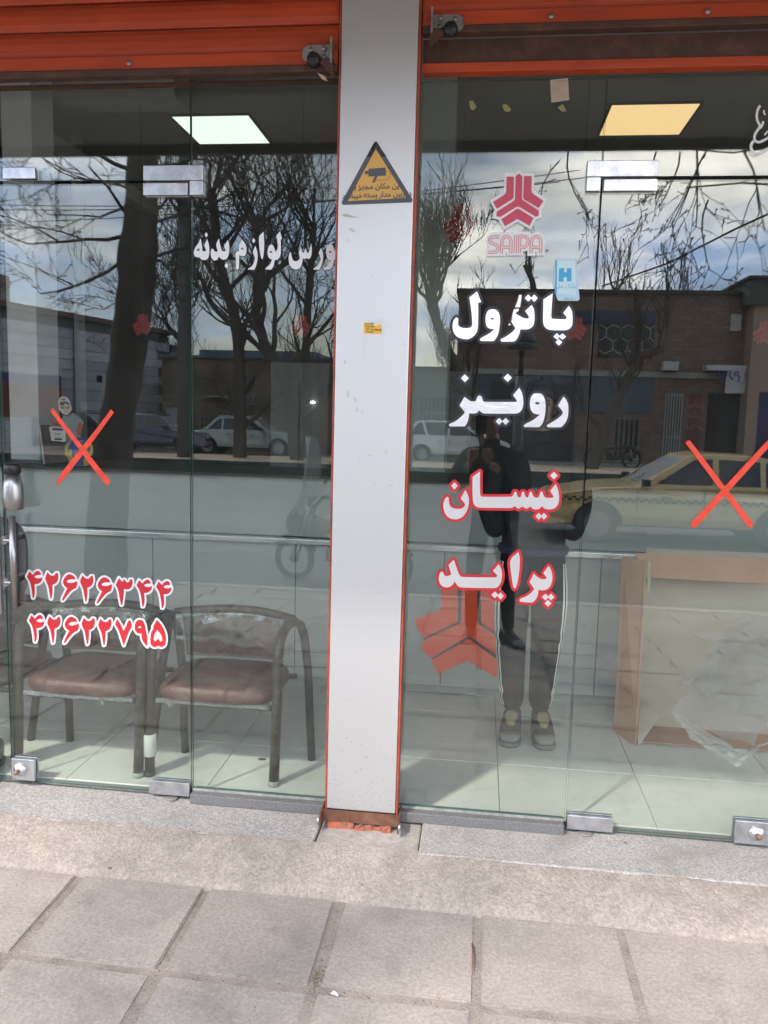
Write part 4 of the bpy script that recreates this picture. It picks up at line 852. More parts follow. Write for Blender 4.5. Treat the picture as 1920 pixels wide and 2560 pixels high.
quad('folded_corner', [at(*zc(285, 1490), .98), at(*zc(460, 1610), .93), at(*zc(275, 1872), .80), at(*zc(262, 1790), .83)], cardi, .004, c)
co = MB()
for i in range(46):
    p = at(*zc(352+6*math.sin(i*.3), 232+i*6.4), bf.y+.045); co.tube([p-c.location+Vector((-.0, 0, 0)), p-c.location+Vector((.010+.004*random.random(), -.004, .001))], .0022, 4)
co.out('torn_corrugation', cardi, c)
# bubble wrap
bw = bpy.data.materials.new('bubble wrap'); bw.use_nodes = True; t_ = bw.node_tree; t_.nodes.clear(); n_ = t_.nodes.new
o_ = n_('ShaderNodeOutputMaterial'); tr_ = n_('ShaderNodeBsdfTransparent'); tr_.inputs[0].default_value = (.90, .90, .89, 1); gl_ = n_('ShaderNodeBsdfGlossy'); gl_.inputs['Roughness'].default_value = .20
df_ = n_('ShaderNodeBsdfTranslucent'); df_.inputs[0].default_value = (.85, .85, .85, 1); d2_ = n_('ShaderNodeBsdfDiffuse'); d2_.inputs[0].default_value = (.75, .75, .75, 1)
g_ = n_('ShaderNodeTexCoord'); vo = n_('ShaderNodeTexVoronoi'); vo.inputs['Scale'].default_value = 95; vo.feature = 'F1'; vo.inputs['Randomness'].default_value = .12; bm_ = n_('ShaderNodeBump'); bm_.invert = True; bm_.inputs['Strength'].default_value = .9; bm_.inputs['Distance'].default_value = .006
t_.links.new(g_.outputs['UV'], vo.inputs[0]); t_.links.new(vo.outputs[0], bm_.inputs['Height'])
for q_ in (gl_, d2_): t_.links.new(bm_.outputs[0], q_.inputs['Normal'])
ma = n_('ShaderNodeMixShader'); ma.inputs[0].default_value = .5; mb_ = n_('ShaderNodeMixShader'); mb_.inputs[0].default_value = .45; mc = n_('ShaderNodeMixShader'); mr = n_('ShaderNodeMapRange'); mr.inputs[1].default_value = .1; mr.inputs[2].default_value = .6; mr.inputs[3].default_value = .52; mr.inputs[4].default_value = .34
t_.links.new(vo.outputs[0], mr.inputs[0]); t_.links.new(mr.outputs[0], mc.inputs[0])
t_.links.new(df_.outputs[0], ma.inputs[1]); t_.links.new(d2_.outputs[0], ma.inputs[2]); t_.links.new(ma.outputs[0], mb_.inputs[1]); t_.links.new(gl_.outputs[0], mb_.inputs[2]); t_.links.new(tr_.outputs[0], mc.inputs[1]); t_.links.new(mb_.outputs[0], mc.inputs[2]); t_.links.new(mc.outputs[0], o_.inputs[0])
def sheet(name, corners, nx, ny, amp, fr, m, seed, par=None, curl=0):
    c0, c1, c2, c3 = [Vector(p) for p in corners]; vs = []; uv = []
    for k in range(ny+1):
        for i in range(nx+1):
            u, w_ = i/nx, k/ny; p = c0.lerp(c1, u).lerp(c3.lerp(c2, u), w_)
            p += Vector((noise.noise(Vector((u*fr, w_*fr, seed))), 1.6*noise.noise(Vector((u*fr, w_*fr, seed+9))), noise.noise(Vector((u*fr, w_*fr, seed+20)))))*amp
            p.y += amp*.5*noise.noise(Vector((u*fr*3.2, w_*fr*3.2, seed+4)))
            vs.append(p); uv.append((u, w_*ny/nx))
    fs = [(k*(nx+1)+i, k*(nx+1)+i+1, (k+1)*(nx+1)+i+1, (k+1)*(nx+1)+i) for k in range(ny) for i in range(nx)]
    o = obj(name, vs, fs, m, par, True); ul = o.data.uv_layers.new(name='UV')
    for l_ in o.data.loops: ul.data[l_.index].uv = uv[l_.vertex_index]
    return o
e = empty('bubble_wrap', (1.35, .7, 0)); tag(e, 'crumpled sheet of clear bubble wrap leaning in the open carton', 'bubble wrap')
def inw(o, e): o.parent = e; o.matrix_parent_inverse = Matrix.Translation(-e.location); return o
inw(sheet('sheet', [at(*zc(560, 1560), .62), at(*zc(1300, 1900), .60), at(*zc(1900, 700), .84), at(*zc(1180, 660), .88)], 90, 90, .045, 2.6, bw, 3), e)
inw(sheet('fold', [at(*zc(620, 1330), .66), at(*zc(1350, 1640), .55), at(*zc(1800, 900), .66), at(*zc(980, 930), .82)], 80, 80, .045, 3, bw, 15), e)
hem = glass_mat('whitish film', (.92, .92, .91), 2.0, .5, .25, False)
inw(sheet('loose_edge', [at(*zc(545, 1545), .60), at(*zc(760, 1830), .50), at(*zc(1190, 1990), .44), at(*zc(1240, 1950), .50)], 30, 12, .012, 5, hem, 8), e)
inw(sheet('loose_edge', [at(*zc(760, 1810), .50), at(*zc(1150, 2060), .40), at(*zc(1420, 1840), .50), at(*zc(1240, 1930), .5)], 30, 12, .015, 5, hem, 28), e)

# paper figure and cards on the counter
YF = 1.42; zf = lambda g: zoom(g, .14467, 80, 960)
def cut(name, pts, y, m, par, sm=False, t=.003):
    P = [at(q[0], q[1], y) for q in ([tuple(v_) for v_ in smooth_poly(pts)] if sm else pts)]; vs = [p-par.location for p in P]; n = len(vs)
    ar = sum(vs[i].x*vs[(i+1) % n].z-vs[(i+1) % n].x*vs[i].z for i in range(n))
    if ar < 0: vs = vs[::-1]
    v2, f2 = flat_union([[Vector((v_.x, v_.z)) for v_ in vs]]); y0 = vs[0].y
    fr = [(q.x, y0, q.y) for q in v2]; ff = [f if ((Vector(fr[f[1]])-Vector(fr[f[0]])).cross(Vector(fr[f[2]])-Vector(fr[f[0]]))).y < 0 else f[::-1] for f in f2]
    m_ = MB().add(fr, ff).add([(v_.x, v_.y, v_.z) for v_ in vs]+[(v_.x, v_.y+t, v_.z) for v_ in vs], [(i, i+n, (i+1) % n+n, (i+1) % n) for i in range(n)]+[tuple(range(n, 2*n))])
    return m_.out(name, m, par)
p = at(180, 1160, YF); e = empty('cardboard_figure', (p.x, YF, 1.162)); tag(e, 'small cardboard cutout of a woman with glasses, grey shirt and white headscarf', 'cutout')
skin_p = pm('printed skin', (.55, .40, .25), .6); cream = pm('printed white', (.62, .62, .58), .6)
cut('body', zf([(540,530),(600,560),(660,500),(730,500),(790,570),(870,620),(897,670),(880,760),(860,830),(850,905),(800,905),(780,1400),(640,1400),(560,880),(480,800),(500,640)]), YF, pm('printed grey shirt', (.26, .29, .30), .6), e)
cut('headscarf', zf([(445,300),(470,245),(530,220),(590,228),(640,280),(665,350),(680,430),(650,500),(600,540),(550,520),(500,480),(462,420)]), YF-.004, cream, e, True)
cut('face', zf([(480,350),(520,310),(600,305),(650,350),(655,430),(620,480),(590,505),(540,480),(495,420)]), YF-.008, skin_p, e, True)
cut('hair', zf([(475,350),(500,310),(540,300),(600,300),(640,330),(640,375),(600,345),(560,340),(540,375),(500,365)]), YF-.012, pm('printed dark hair', (.03, .02, .02), .6), e)
for gx in (530, 610): cut('glasses', zf([(gx-35,395),(gx-20,385),(gx+20,383),(gx+32,395),(gx+28,425),(gx,435),(gx-28,425)]), YF-.012, pm('printed glasses', (.26, .12, .08), .5), e, True)
cut('scarf_trim', zf([(500,250),(550,235),(570,250),(565,290),(520,285)]), YF-.012, pm('printed red', (.45, .08, .05), .6), e)
cut('collar', zf([(605,545),(660,475),(664,505),(625,560)]), YF-.012, MATS['printed red'], e)
cut('arm', zf([(820,660),(880,710),(860,800),(835,880),(790,885),(775,790),(800,700)]), YF-.008, MATS['printed red'], e)
cut('arm', zf([(340,700),(380,640),(440,640),(520,700),(430,715)]), YF-.008, MATS['printed red'], e)
for (nm, lab, g, yy, col, ex) in (('display_board', 'dark picture board with a pale edge left of the paper figure', [(115,710),(300,710),(330,760),(640,960),(640,1330),(205,1395)], YF+.03, (.09, .05, .045), [(115,710),(135,712),(222,1395),(200,1395)]),):
    p = at(*zf([g[0]])[0], yy); e = empty(nm, (p.x, yy, 1.162)); tag(e, lab, 'board'); cut('board', zf(g), yy, pm('board print', col, .5, var=.5, scale=12), e); cut('edge', zf(ex), yy-.003, cream, e)
p = at(150, 1085, YF-.02); e = empty('name_card', (p.x, YF-.02, 1.162)); tag(e, 'white card with a dark header and a bar code in front of the paper figure', 'card')
cut('card', zf([(295,740),(520,745),(575,800),(585,985),(560,1000),(335,980)]), YF-.02, cream, e)
cut('header', zf([(345,762),(525,768),(535,805),(352,800)]), YF-.024, pm('maroon print', (.12, .02, .05), .6), e)
for k in range(10): cut('print_bar', zf([(390+k*13,942),(396+k*13,942),(397+k*13,970),(391+k*13,970)]), YF-.024, black, e)
for k, yy in enumerate((852, 872, 920)): cut('print_line', zf([(388,yy),(495,yy+2),(495,yy+9),(388,yy+7)]), YF-.024, pm('grey ink', (.12, .10, .12), .6), e)
p = at(200, 1100, YF-.05); e = empty('blue_yellow_sign', (p.x, YF-.05, 1.162)); tag(e, 'blue and yellow emblem sign of two hands behind the left tape cross', 'sign')
navy = pm('sign blue', (.028, .055, .24), .5); mus = pm('sign mustard', (.46, .31, .045), .5)
cut('blue_shape', zf([(700,960),(790,920),(880,925),(930,960),(1000,1040),(1000,1180),(960,1250),(900,1300),(890,1425),(740,1425),(700,1280),(640,1200),(640,1060)]), YF-.05, navy, e)
cut('hand', zf([(565,1085),(690,965),(625,1090),(622,1170),(650,1175),(655,1130),(685,1132),(688,1240),(740,1290),(700,1370),(650,1370),(640,1310),(570,1225)]), YF-.054, mus, e)
cut('hand', zf([(960,960),(1050,1065),(1052,1205),(1000,1280),(985,1330),(975,1415),(890,1415),(890,1300),(945,1240),(945,1140),(965,1140),(970,1180),(1000,1170),(1000,1080)]), YF-.054, mus, e)
cut('slot', zf([(815,975),(885,975),(885,1018),(815,1015)]), YF-.054, mus, e); cut('slot_core', zf([(828,988),(872,988),(872,1004),(828,1003)]), YF-.056, navy, e)

# ================================================================== PEOPLE
def skin_body(name, J, E, root, mats, pick, parent=None, sub=2):
    """one continuous skinned body; J: {name: (x, y, z, r)}"""
    ks = list(J); me = bpy.data.meshes.new(name); me.from_pydata([J[k][:3] for k in ks], [(ks.index(a), ks.index(b)) for a, b in E], [])
    o = bpy.data.objects.new(name, me); COL.objects.link(o); sk_ = o.modifiers.new('skin', 'SKIN'); sk_.use_smooth_shade = True; sk_.branch_smoothing = .6
    for i, k in enumerate(ks):
        d = me.skin_vertices[0].data[i]; r_ = J[k][3]; d.radius = r_ if isinstance(r_, tuple) else (r_, r_); d.use_root = (k == root)
    sb = o.modifiers.new('sub', 'SUBSURF'); sb.levels = sb.render_levels = sub
    bpy.context.view_layer.update(); nm = bpy.data.meshes.new_from_object(o.evaluated_get(bpy.context.evaluated_depsgraph_get()))
    COL.objects.unlink(o); bpy.data.objects.remove(o); nm.name = name; nm.materials.clear()
    for m in mats: nm.materials.append(m)
    nm.polygons.foreach_set('material_index', [pick(p.center) for p in nm.polygons]); nm.polygons.foreach_set('use_smooth', [True]*len(nm.polygons))
    return link(bpy.data.objects.new(name, nm), parent)
skin_m = pm('skin', (.36, .21, .14), .5, var=.05); hair_m = pm('dark hair', (.012, .010, .009), .6, var=.3, scale=60, bump=.6)
jack = pm('black padded jacket', (.008, .009, .011), .75, spec=.2, bump=.25, bscale=12); trou = pm('dark grey track trousers', (.009, .0095, .011), .85, bump=.3, bscale=8, spec=.12)
def head(e, x, y, z, r, fy, hat=False):
    """head with face towards fy (+1 / -1 along y); z = chin height"""
    h = r*2.25; m = MB(); pr = [(.02, 0), (.045, .008), (.062, .035), (.072, .075), (.078, .12), (.077, .16), (.066, .20), (.04, .225), (.01, .232)]
    vs = []; n = 24; k_ = r/.1
    for rr, zz in pr:
        for j_ in range(n):
            a = 2*math.pi*j_/n; px_ = math.cos(a)*rr*.93; py_ = math.sin(a)*rr*1.18
            vs.append(Vector((px_*k_, py_*k_-fy*.0*k_, zz*k_)))
    fs = [(i*n+j_, i*n+(j_+1) % n, (i+1)*n+(j_+1) % n, (i+1)*n+j_) for i in range(len(pr)-1) for j_ in range(n)]+[tuple(range(n-1, -1, -1)), tuple(range((len(pr)-1)*n, len(pr)*n))]
    obj('head', vs, fs, skin_m, e, True, loc=(x, y, z))
    hd = e.children[-1] if False else [c_ for c_ in bpy.data.objects if c_.parent == e and c_.name.startswith('head')][-1]
    MB().prism([(-.010*k_, .085*k_), (.010*k_, .085*k_), (.004*k_, .125*k_), (-.004*k_, .125*k_)], fy*.075*k_, fy*.108*k_).out('nose', skin_m, hd, fix=True, bevel=.003)
    for s_ in (-1, 1):
        MB().lathe([(.001, -.010), (.010, -.007), (.013, 0), (.010, .007), (.001, .010)], n=10).out('eye', pm('eye', (.05, .04, .04), .2), hd, loc=(s_*.028*k_, fy*.080*k_, .122*k_), smooth=True)
        MB().lathe([(.002, -.026), (.012, -.018), (.016, 0), (.012, .018), (.002, .026)], n=10).out('ear', skin_m, hd, loc=(s_*.074*k_, -fy*.005, .105*k_), smooth=True)
        MB().box((-.016*k_, -.003, -.002), (.016*k_, .003, .003)).out('eyebrow', hair_m, hd, loc=(s_*.028*k_, fy*.088*k_, .143*k_))
    MB().box((-.022*k_, -.004, -.004), (.022*k_, .004, .004)).out('mouth', pm('lips', (.30, .11, .09), .5), hd, loc=(0, fy*.080*k_, .055*k_), bevel=.002)
    vs = []; pr2 = [(.070, .09), (.084, .12), (.087, .16), (.077, .205), (.05, .235), (.012, .245)]
    for rr, zz in pr2:
        for j_ in range(n):
            a = 2*math.pi*j_/n; yy = math.sin(a)*rr*1.20; face = max(0, math.sin(a)*fy); z2_ = zz+(.055*face if zz < .16 else 0)
            vs.append(Vector((math.cos(a)*rr*.96*k_, yy*k_*(1 if face < .5 or zz > .15 else .93), min(z2_, .235)*k_)))
    fs = [(i*n+j_, i*n+(j_+1) % n, (i+1)*n+(j_+1) % n, (i+1)*n+j_) for i in range(len(pr2)-1) for j_ in range(n)]+[tuple(range((len(pr2)-1)*n, len(pr2)*n))]
    obj('hair', vs, fs, hair_m, hd, True)
def shoe(e, x, y, fy, yaw, m1, m2, m3, L_=.27):
    """trainer with toe cap towards fy"""
    M = Matrix.Translation((x, y, 0)) @ Matrix.Rotation(yaw, 4, 'Z') @ Matrix.Scale(fy, 4, (0, 1, 0))
    def loft(name, secs, m, par):
        n = 18; vs = []
        for (yy, w_, z0, z1) in secs:
            for j_ in range(n):
                a = 2*math.pi*j_/n; c_, s_ = math.cos(a), math.sin(a)
                vs.append(M @ Vector((math.copysign(abs(c_)**.7, c_)*w_, yy, (z0+z1)/2+math.copysign(abs(s_)**.6, s_)*(z1-z0)/2)))
        fs = [(i*n+j_, i*n+(j_+1) % n, (i+1)*n+(j_+1) % n, (i+1)*n+j_) for i in range(len(secs)-1) for j_ in range(n)]+[tuple(range(n-1, -1, -1)), tuple(range((len(secs)-1)*n, len(secs)*n))]
        b = MB().add(vs, fs); return b.out(name, m, par, smooth=True, fix=True)
    s = loft('shoe', [(-.09, .030, .022, .10), (-.075, .040, .02, .115), (-.03, .043, .02, .118), (.02, .046, .02, .105), (.06, .049, .02, .088), (.11, .050, .02, .066), (.15, .043, .02, .055), (.175, .022, .02, .042)], m1, e)
    loft('sole', [(-.10, .034, 0, .026), (-.06, .045, 0, .028), (.0, .044, 0, .026), (.07, .052, 0, .025), (.13, .053, 0, .026), (.17, .038, .002, .030), (.185, .014, .008, .028)], m3, s)
    loft('tongue', [(.015, .020, .09, .128), (.03, .028, .085, .122), (.06, .026, .078, .104), (.09, .014, .070, .086)], m2, s)
    loft('toe_cap', [(.118, .0505, .03, .0665), (.15, .0445, .028, .0575), (.176, .024, .026, .0445)], m2 if False else pm('grey toe cap', (.20, .20, .185), .6), s)
    return s
# man inside the shop, striped track trousers
e = empty('person', (.262, .86, 0)); tag(e, 'man in dark jacket and black track trousers with white side stripes, standing inside', 'person')
J = {'pelvis': (0, 0, .86, (.155, .12)), 'waist': (0, 0, .97, (.19, .13)), 'chest': (0, 0, 1.18, (.20, .135)), 'neck': (0, .0, 1.40, .062), 'neck2': (0, -.01, 1.47, .052),
     'lh': (-.085, 0, .82, .088), 'rh': (.085, 0, .82, .088), 'lk': (-.084, -.01, .46, .078), 'rk': (.080, -.01, .46, .078), 'la': (-.062, .0, .11, .058), 'ra': (.066, .0, .11, .058), 'lh2': (-.088, 0, .62, .092), 'rh2': (.086, 0, .62, .092),
     'ls': (-.160, .0, 1.335, .078), 'rs': (.160, .0, 1.335, .078), 'le': (-.215, .03, 1.10, .066), 're': (.205, .03, 1.10, .066), 'lw': (-.165, -.06, .95, .052), 'rw': (.155, -.06, .95, .052), 'sh': (0, 0, 1.33, (.12, .09))}
E_ = [('pelvis','waist'),('waist','chest'),('chest','sh'),('sh','neck'),('neck','neck2'),('pelvis','lh'),('pelvis','rh'),('lh','lh2'),('lh2','lk'),('lk','la'),('rh','rh2'),('rh2','rk'),('rk','ra'),('sh','ls'),('ls','le'),('le','lw'),('sh','rs'),('rs','re'),('re','rw')]
body_ = skin_body('body', J, E_, 'pelvis', [trou, jack, skin_m], lambda c_: 0 if c_.z < .885 and abs(c_.x) < .20 and not (c_.y < -.1 and c_.z > .87) else (2 if c_.z > 1.44 and abs(c_.x) < .07 else 1), e)
MB().lathe([(.158, .012), (.166, .03), (.16, .045)], n=28, M=Matrix.Scale(.75, 4, (0, 1, 0)) @ Matrix.Translation((0, 0, 0))).out('shirt_hem', pm('blue shirt hem', (.016, .024, .06), .8), e, loc=(0, 0, .868), smooth=True)
head(e, 0, -.015, 1.455, .085, -1)
hd_ = MB(); vs = []; fs = []; nn = 26
for i in range(11):
    ph = -.55+i*(1.57+.55)/10
    for j_ in range(nn):
        a = R(-52)+j_*R(284)/(nn-1); a2 = a                       # open towards the street
        rr = .118*math.cos(ph)**.8 if ph < 1.5 else .01
        vs.append((math.cos(a)*rr, math.sin(a)*rr*1.12+.02, .10+.135*math.sin(ph)))
for i in range(10):
    for j_ in range(nn-1): a = i*nn+j_; fs.append((a, a+1, a+nn+1, a+nn))
o = obj('hood', vs, fs, jack, e, True, loc=(0, -.01, 1.455)); so_ = o.modifiers.new('thick', 'SOLIDIFY'); so_.thickness = .012
w_s = pm('white stripe', (.80, .80, .76), .7)
from mathutils.bvhtree import BVHTree
bv = BVHTree.FromPolygons([v_.co for v_ in body_.data.vertices], [tuple(p_.vertices) for p_ in body_.data.polygons])
for sx, k in ((-1, 'l'), (1, 'r')):
    for ang in (-.80, -.50, -.20):
        vs = []
        for i in range(61):
            z = .150+(.84-.150)*i/60; cz = Vector(((-.068 if sx < 0 else .075)+((-.09 if sx < 0 else .088)-(-.068 if sx < 0 else .075))*min(1, (z-.11)/.35), 0, z))
            wob = .10*math.exp(-((z-.21)/.05)**2)*math.sin(z*75)+.08*math.exp(-((z-.47)/.05)**2)*math.sin(z*80)
            for da in (-.062, .062):
                a = ang+wob+da*1.3; d = Vector((sx*math.cos(a), math.sin(a), 0)); hit = bv.ray_cast(cz+d*.3, -d); q_ = hit[0] if hit[0] else cz+d*.08
                vs.append(q_+d*.0016)
        fs = [(2*i, 2*i+1, 2*i+3, 2*i+2) for i in range(60)]
        obj('white_stripe', vs, fs, w_s, e, True)
sg = pm('trainer grey', (.07, .07, .065), .7, var=.3, scale=40); sy_ = pm('trainer sand', (.27, .22, .13), .7, var=.2, scale=40); ss = pm('trainer sole', (.15, .15, .135), .7, var=.2, scale=30); so_ = pm('trainer ochre', (.34, .19, .06), .7)
shoe(e, -.062, -.01, -1, R(-6), sg, sy_, ss); shoe(e, .078, -.01, -1, R(3), sg, sy_, ss)
# man taking the photograph (seen mirrored in the glass)
gz = zp(-3.2)
e = empty('person', (.10, -3.19, gz)); tag(e, 'man in black jacket and trousers holding up a phone, mirrored in the right glass', 'person')
J = {'pelvis': (0, 0, .93, (.15, .11)), 'waist': (0, 0, 1.06, (.185, .13)), 'chest': (0, 0, 1.30, (.235, .145)), 'sh': (0, 0, 1.46, (.155, .10)), 'neck': (0, .01, 1.54, .062), 'neck2': (-.03, .03, 1.61, .052),
     'lh': (-.09, 0, .89, .085), 'rh': (.09, 0, .89, .085), 'lk': (-.115, .02, .50, .066), 'rk': (.13, .02, .50, .066), 'la': (-.12, 0, .10, .048), 'ra': (.17, .0, .10, .048),
     'ls': (-.18, .02, 1.45, .088), 'rs': (.18, .02, 1.45, .088), 'le': (-.285, .08, 1.20, .082), 're': (.235, .08, 1.20, .082), 'lw': (-.165, .235, 1.40, .034), 'rw': (-.035, .235, 1.40, .034)}
E_ = [('pelvis','waist'),('waist','chest'),('chest','sh'),('sh','neck'),('neck','neck2'),('pelvis','lh'),('pelvis','rh'),('lh','lk'),('lk','la'),('rh','rk'),('rk','ra'),('sh','ls'),('ls','le'),('le','lw'),('sh','rs'),('rs','re'),('re','rw')]
skin_body('body', J, E_, 'pelvis', [pm('black trousers', (.006, .006, .008), .85, spec=.1), pm('black jacket', (.006, .006, .007), .8, spec=.1, bump=.3, bscale=10), skin_m], lambda c_: 0 if c_.z < .92 else (2 if (c_.z > 1.57 and abs(c_.x+.02) < .08) or (c_.y > .235) else 1), e)
head(e, -.03, .03, 1.60, .10, 1)
bs = pm('black shoe', (.010, .010, .011), .5)
shoe(e, -.12, 0, 1, R(10), bs, bs, bs); shoe(e, .17, 0, 1, R(-35), bs, bs, bs)
def hand(e, wx, wy, wz, s_):
    """palm at the wrist, fingers curled round the phone's edge"""
    J = {'w': (wx, wy, wz, .024), 'p': (wx+s_*.004, wy+.035, wz+.02, (.030, .018)), 'p2': (wx+s_*.002, wy+.06, wz+.045, (.032, .014))}; E_ = [('w', 'p'), ('p', 'p2')]
    for i, (dx, ln) in enumerate(((-.027, .80), (-.009, .95), (.009, 1.), (.026, .9))):
        b_ = (wx+dx*.9, wy+.066, wz+.050); J['a%d' % i] = (*b_, .0095); J['b%d' % i] = (b_[0]+s_*.006, b_[1]+.012, b_[2]+.030*ln, .0085); J['c%d' % i] = (b_[0]+s_*.016, b_[1]+.004, b_[2]+.050*ln, .0078); J['d%d' % i] = (b_[0]+s_*.026, b_[1]-.008, b_[2]+.060*ln, .0065)
        E_ += [('p2', 'a%d' % i), ('a%d' % i, 'b%d' % i), ('b%d' % i, 'c%d' % i), ('c%d' % i, 'd%d' % i)]
    J['t0'] = (wx+s_*.028, wy+.03, wz+.03, .011); J['t1'] = (wx+s_*.046, wy+.035, wz+.055, .0095); J['t2'] = (wx+s_*.050, wy+.045, wz+.080, .0075); E_ += [('p', 't0'), ('t0', 't1'), ('t1', 't2')]
    skin_body('hand', J, E_, 'p', [skin_m], lambda c_: 0, e, 2)
hand(e, -.165, .235, 1.40+.0, 1); hand(e, -.035, .235, 1.40, -1)
ph = empty('phone', (0, CD*-1-.012, 1.5)); tag(ph, 'black phone held up in both hands of the mirrored man', 'phone')
MB().box((-.038, -.009, -.125), (.038, -.001, .035)).out('case', pm('phone case', (.02, .02, .022), .3), ph, bevel=.002)
MB().box((-.034, -.0105, -.12), (.034, -.0092, .03)).out('screen', black, ph)
MB().lathe([(.006, 0), (.006, .002), (.003, .0022)], n=14, M=Matrix.Rotation(R(-90), 4, 'X')).out('lens', black, ph, loc=(-.02, -.001, .012))
# seated person, mostly beyond the left edge
e = empty('person', (-2.15, .30, 0)); tag(e, 'person in dark clothes seated on the chair at the left edge', 'person')
J = {'pelvis': (0, .12, .50, (.16, .12)), 'waist': (0, .10, .64, (.15, .12)), 'chest': (.02, .02, .86, (.17, .12)), 'sh': (.02, -.02, .98, (.11, .09)), 'neck': (.02, -.04, 1.06, .06), 'neck2': (.02, -.07, 1.12, .05),
     'lh': (-.09, .08, .47, .085), 'rh': (.09, .08, .47, .085), 'lk': (-.13, -.28, .50, .068), 'rk': (.17, -.28, .50, .068), 'la': (-.13, -.20, .10, .046), 'ra': (.19, -.22, .10, .046),
     'ls': (-.16, -.02, .96, .065), 'rs': (.20, -.02, .96, .065), 'le': (-.22, -.16, .72, .055), 're': (.27, -.14, .72, .058), 'lw': (-.10, -.30, .62, .034), 'rw': (.14, -.30, .64, .034), 'lf': (-.06, -.34, .60, .028), 'rf': (.10, -.34, .62, .028)}
E_ = [('pelvis','waist'),('waist','chest'),('chest','sh'),('sh','neck'),('neck','neck2'),('pelvis','lh'),('pelvis','rh'),('lh','lk'),('lk','la'),('rh','rk'),('rk','ra'),('sh','ls'),('ls','le'),('le','lw'),('sh','rs'),('rs','re'),('re','rw'),('lw','lf'),('rw','rf')]
skin_body('body', J, E_, 'pelvis', [pm('navy trousers', (.018, .02, .045), .8), pm('plum jacket', (.045, .036, .045), .7), skin_m], lambda c_: 0 if c_.z < .58 else (2 if (c_.z > 1.08 and abs(c_.x-.02) < .07) or c_.y < -.32 else 1), e)
head(e, .02, -.09, 1.12, .09, -1)
shoe(e, -.13, -.22, -1, 0, pm('olive shoe', (.20, .20, .12), .7), pm('olive shoe', (.2, .2, .12)), ss); shoe(e, .19, -.24, -1, R(8), MATS['olive shoe'], MATS['olive shoe'], ss)
# ================================================================== THE STREET (seen mirrored in the glass)
# far side: verge, service lane
tanp = pm('dusty tan paving', (.50, .40, .30), .9, var=.15, scale=.8, dirt=((.25, .2, .16), .5), dscale=.5)
tag(box('verge', (-60, -24.4, -.6), (60, -20.85, -.055), tanp), kind='structure')
tag(box('kerb_far', (-60, -20.85, -.6), (60, -20.7, -.05), pm('green black kerb', (.035, .055, .04), .8, var=.3, scale=1.5)), kind='structure')
tag(box('far_pavement', (-70, -60, -.6), (70, -24.4, -.12), pm('far paving', (.24, .22, .20), .9, var=.15, scale=.6)), kind='structure')
def P28(px, py, Y=28): return ref(px, py, Y)
glassd = pm('dark window glass', (.015, .018, .022), .08, spec=.8)
def bricks(name, col, mort, sx=2.2, bw=.5, rh=.16):
    m = bpy.data.materials.new(name); m.use_nodes = True; t = m.node_tree; b = t.nodes['Principled BSDF']; g = t.nodes.new('ShaderNodeTexCoord'); r = t.nodes.new('ShaderNodeMapping'); r.inputs['Rotation'].default_value = (R(90), 0, 0)
    k = t.nodes.new('ShaderNodeTexBrick'); k.inputs['Scale'].default_value = 1; k.inputs['Brick Width'].default_value = bw; k.inputs['Row Height'].default_value = rh; k.inputs['Mortar Size'].default_value = .012
    k.inputs['Color1'].default_value = (*col, 1); k.inputs['Color2'].default_value = tuple(c*.7 for c in col)+(1,); k.inputs['Mortar'].default_value = (*mort, 1)
    t.links.new(g.outputs['Object'], r.inputs[0]); t.links.new(r.outputs[0], k.inputs[0]); t.links.new(k.outputs[0], b.inputs['Base Color']); b.inputs['Roughness'].default_value = .9
    bn = t.nodes.new('ShaderNodeBump'); bn.inputs['Distance'].default_value = .02; t.links.new(k.outputs[1], bn.inputs['Height']); bn.invert = True; t.links.new(bn.outputs[0], b.inputs['Normal']); return m
br1 = bricks('brown brickwork', (.23, .155, .118), (.12, .09, .072))
rd = pm('roof edge', (.06, .055, .05), .8)
def slab_box(name, x0, x1, y0, y1, z0, z1, m, par, bev=0):     # world coordinates, parented
    o = MB().box((min(x0,x1)-par.location.x, min(y0,y1)-par.location.y, z0-par.location.z), (max(x0,x1)-par.location.x, max(y0,y1)-par.location.y, z1-par.location.z)).out(name, m, par); return o
def window(par, x0, x1, z0, z1, yf, fm=None, bars=2):
    f = MB(); t = .05; y0, y1 = yf-par.location.y+.01, yf-par.location.y+.07; X0, X1, Z0, Z1 = x0-par.location.x, x1-par.location.x, z0-par.location.z, z1-par.location.z
    f.box((X0, y0, Z0), (X1, y1, Z0+t)); f.box((X0, y0, Z1-t), (X1, y1, Z1)); f.box((X0, y0, Z0+t), (X0+t, y1, Z1-t)); f.box((X1-t, y0, Z0+t), (X1, y1, Z1-t))
    for i in range(1, bars): x = X0+(X1-X0)*i/bars; f.box((x-t/2, y0, Z0+t), (x+t/2, y1, Z1-t))
    w = f.out('window', fm or pm('window frame', (.20, .20, .19), .5), par); MB().box((X0+t, y0, Z0+t), (X1-t, y0+.012, Z1-t)).out('pane', glassd, w); return w
def gate(par, x0, x1, z0, z1, yf, nb, m, mids=()):
    X0, X1, Z0, Z1 = x0-par.location.x, x1-par.location.x, z0-par.location.z, z1-par.location.z; y = yf-par.location.y
    g = MB().box((X0, y+.005, Z0), (X1, y+.015, Z1)).out('gate', pm('gate backing', (.02, .02, .022), .7), par)
    f = MB(); t = .045
    for z in (Z0, Z1-t*1.5)+tuple(Z0+(Z1-Z0)*q for q in mids): f.box((X0, y+.016, z), (X1, y+.06, z+t*1.5))
    f.out('gate_frame', m, g)
    for i in range(nb+1):
        x = X0+(X1-X0-t)*i/nb; MB().box((x, y+.0165, Z0+.07), (x+t, y+.055, Z1-.07)).out('bar', m, g)
    return g
palem = pm('pale gate paint', (.33, .34, .33), .6)
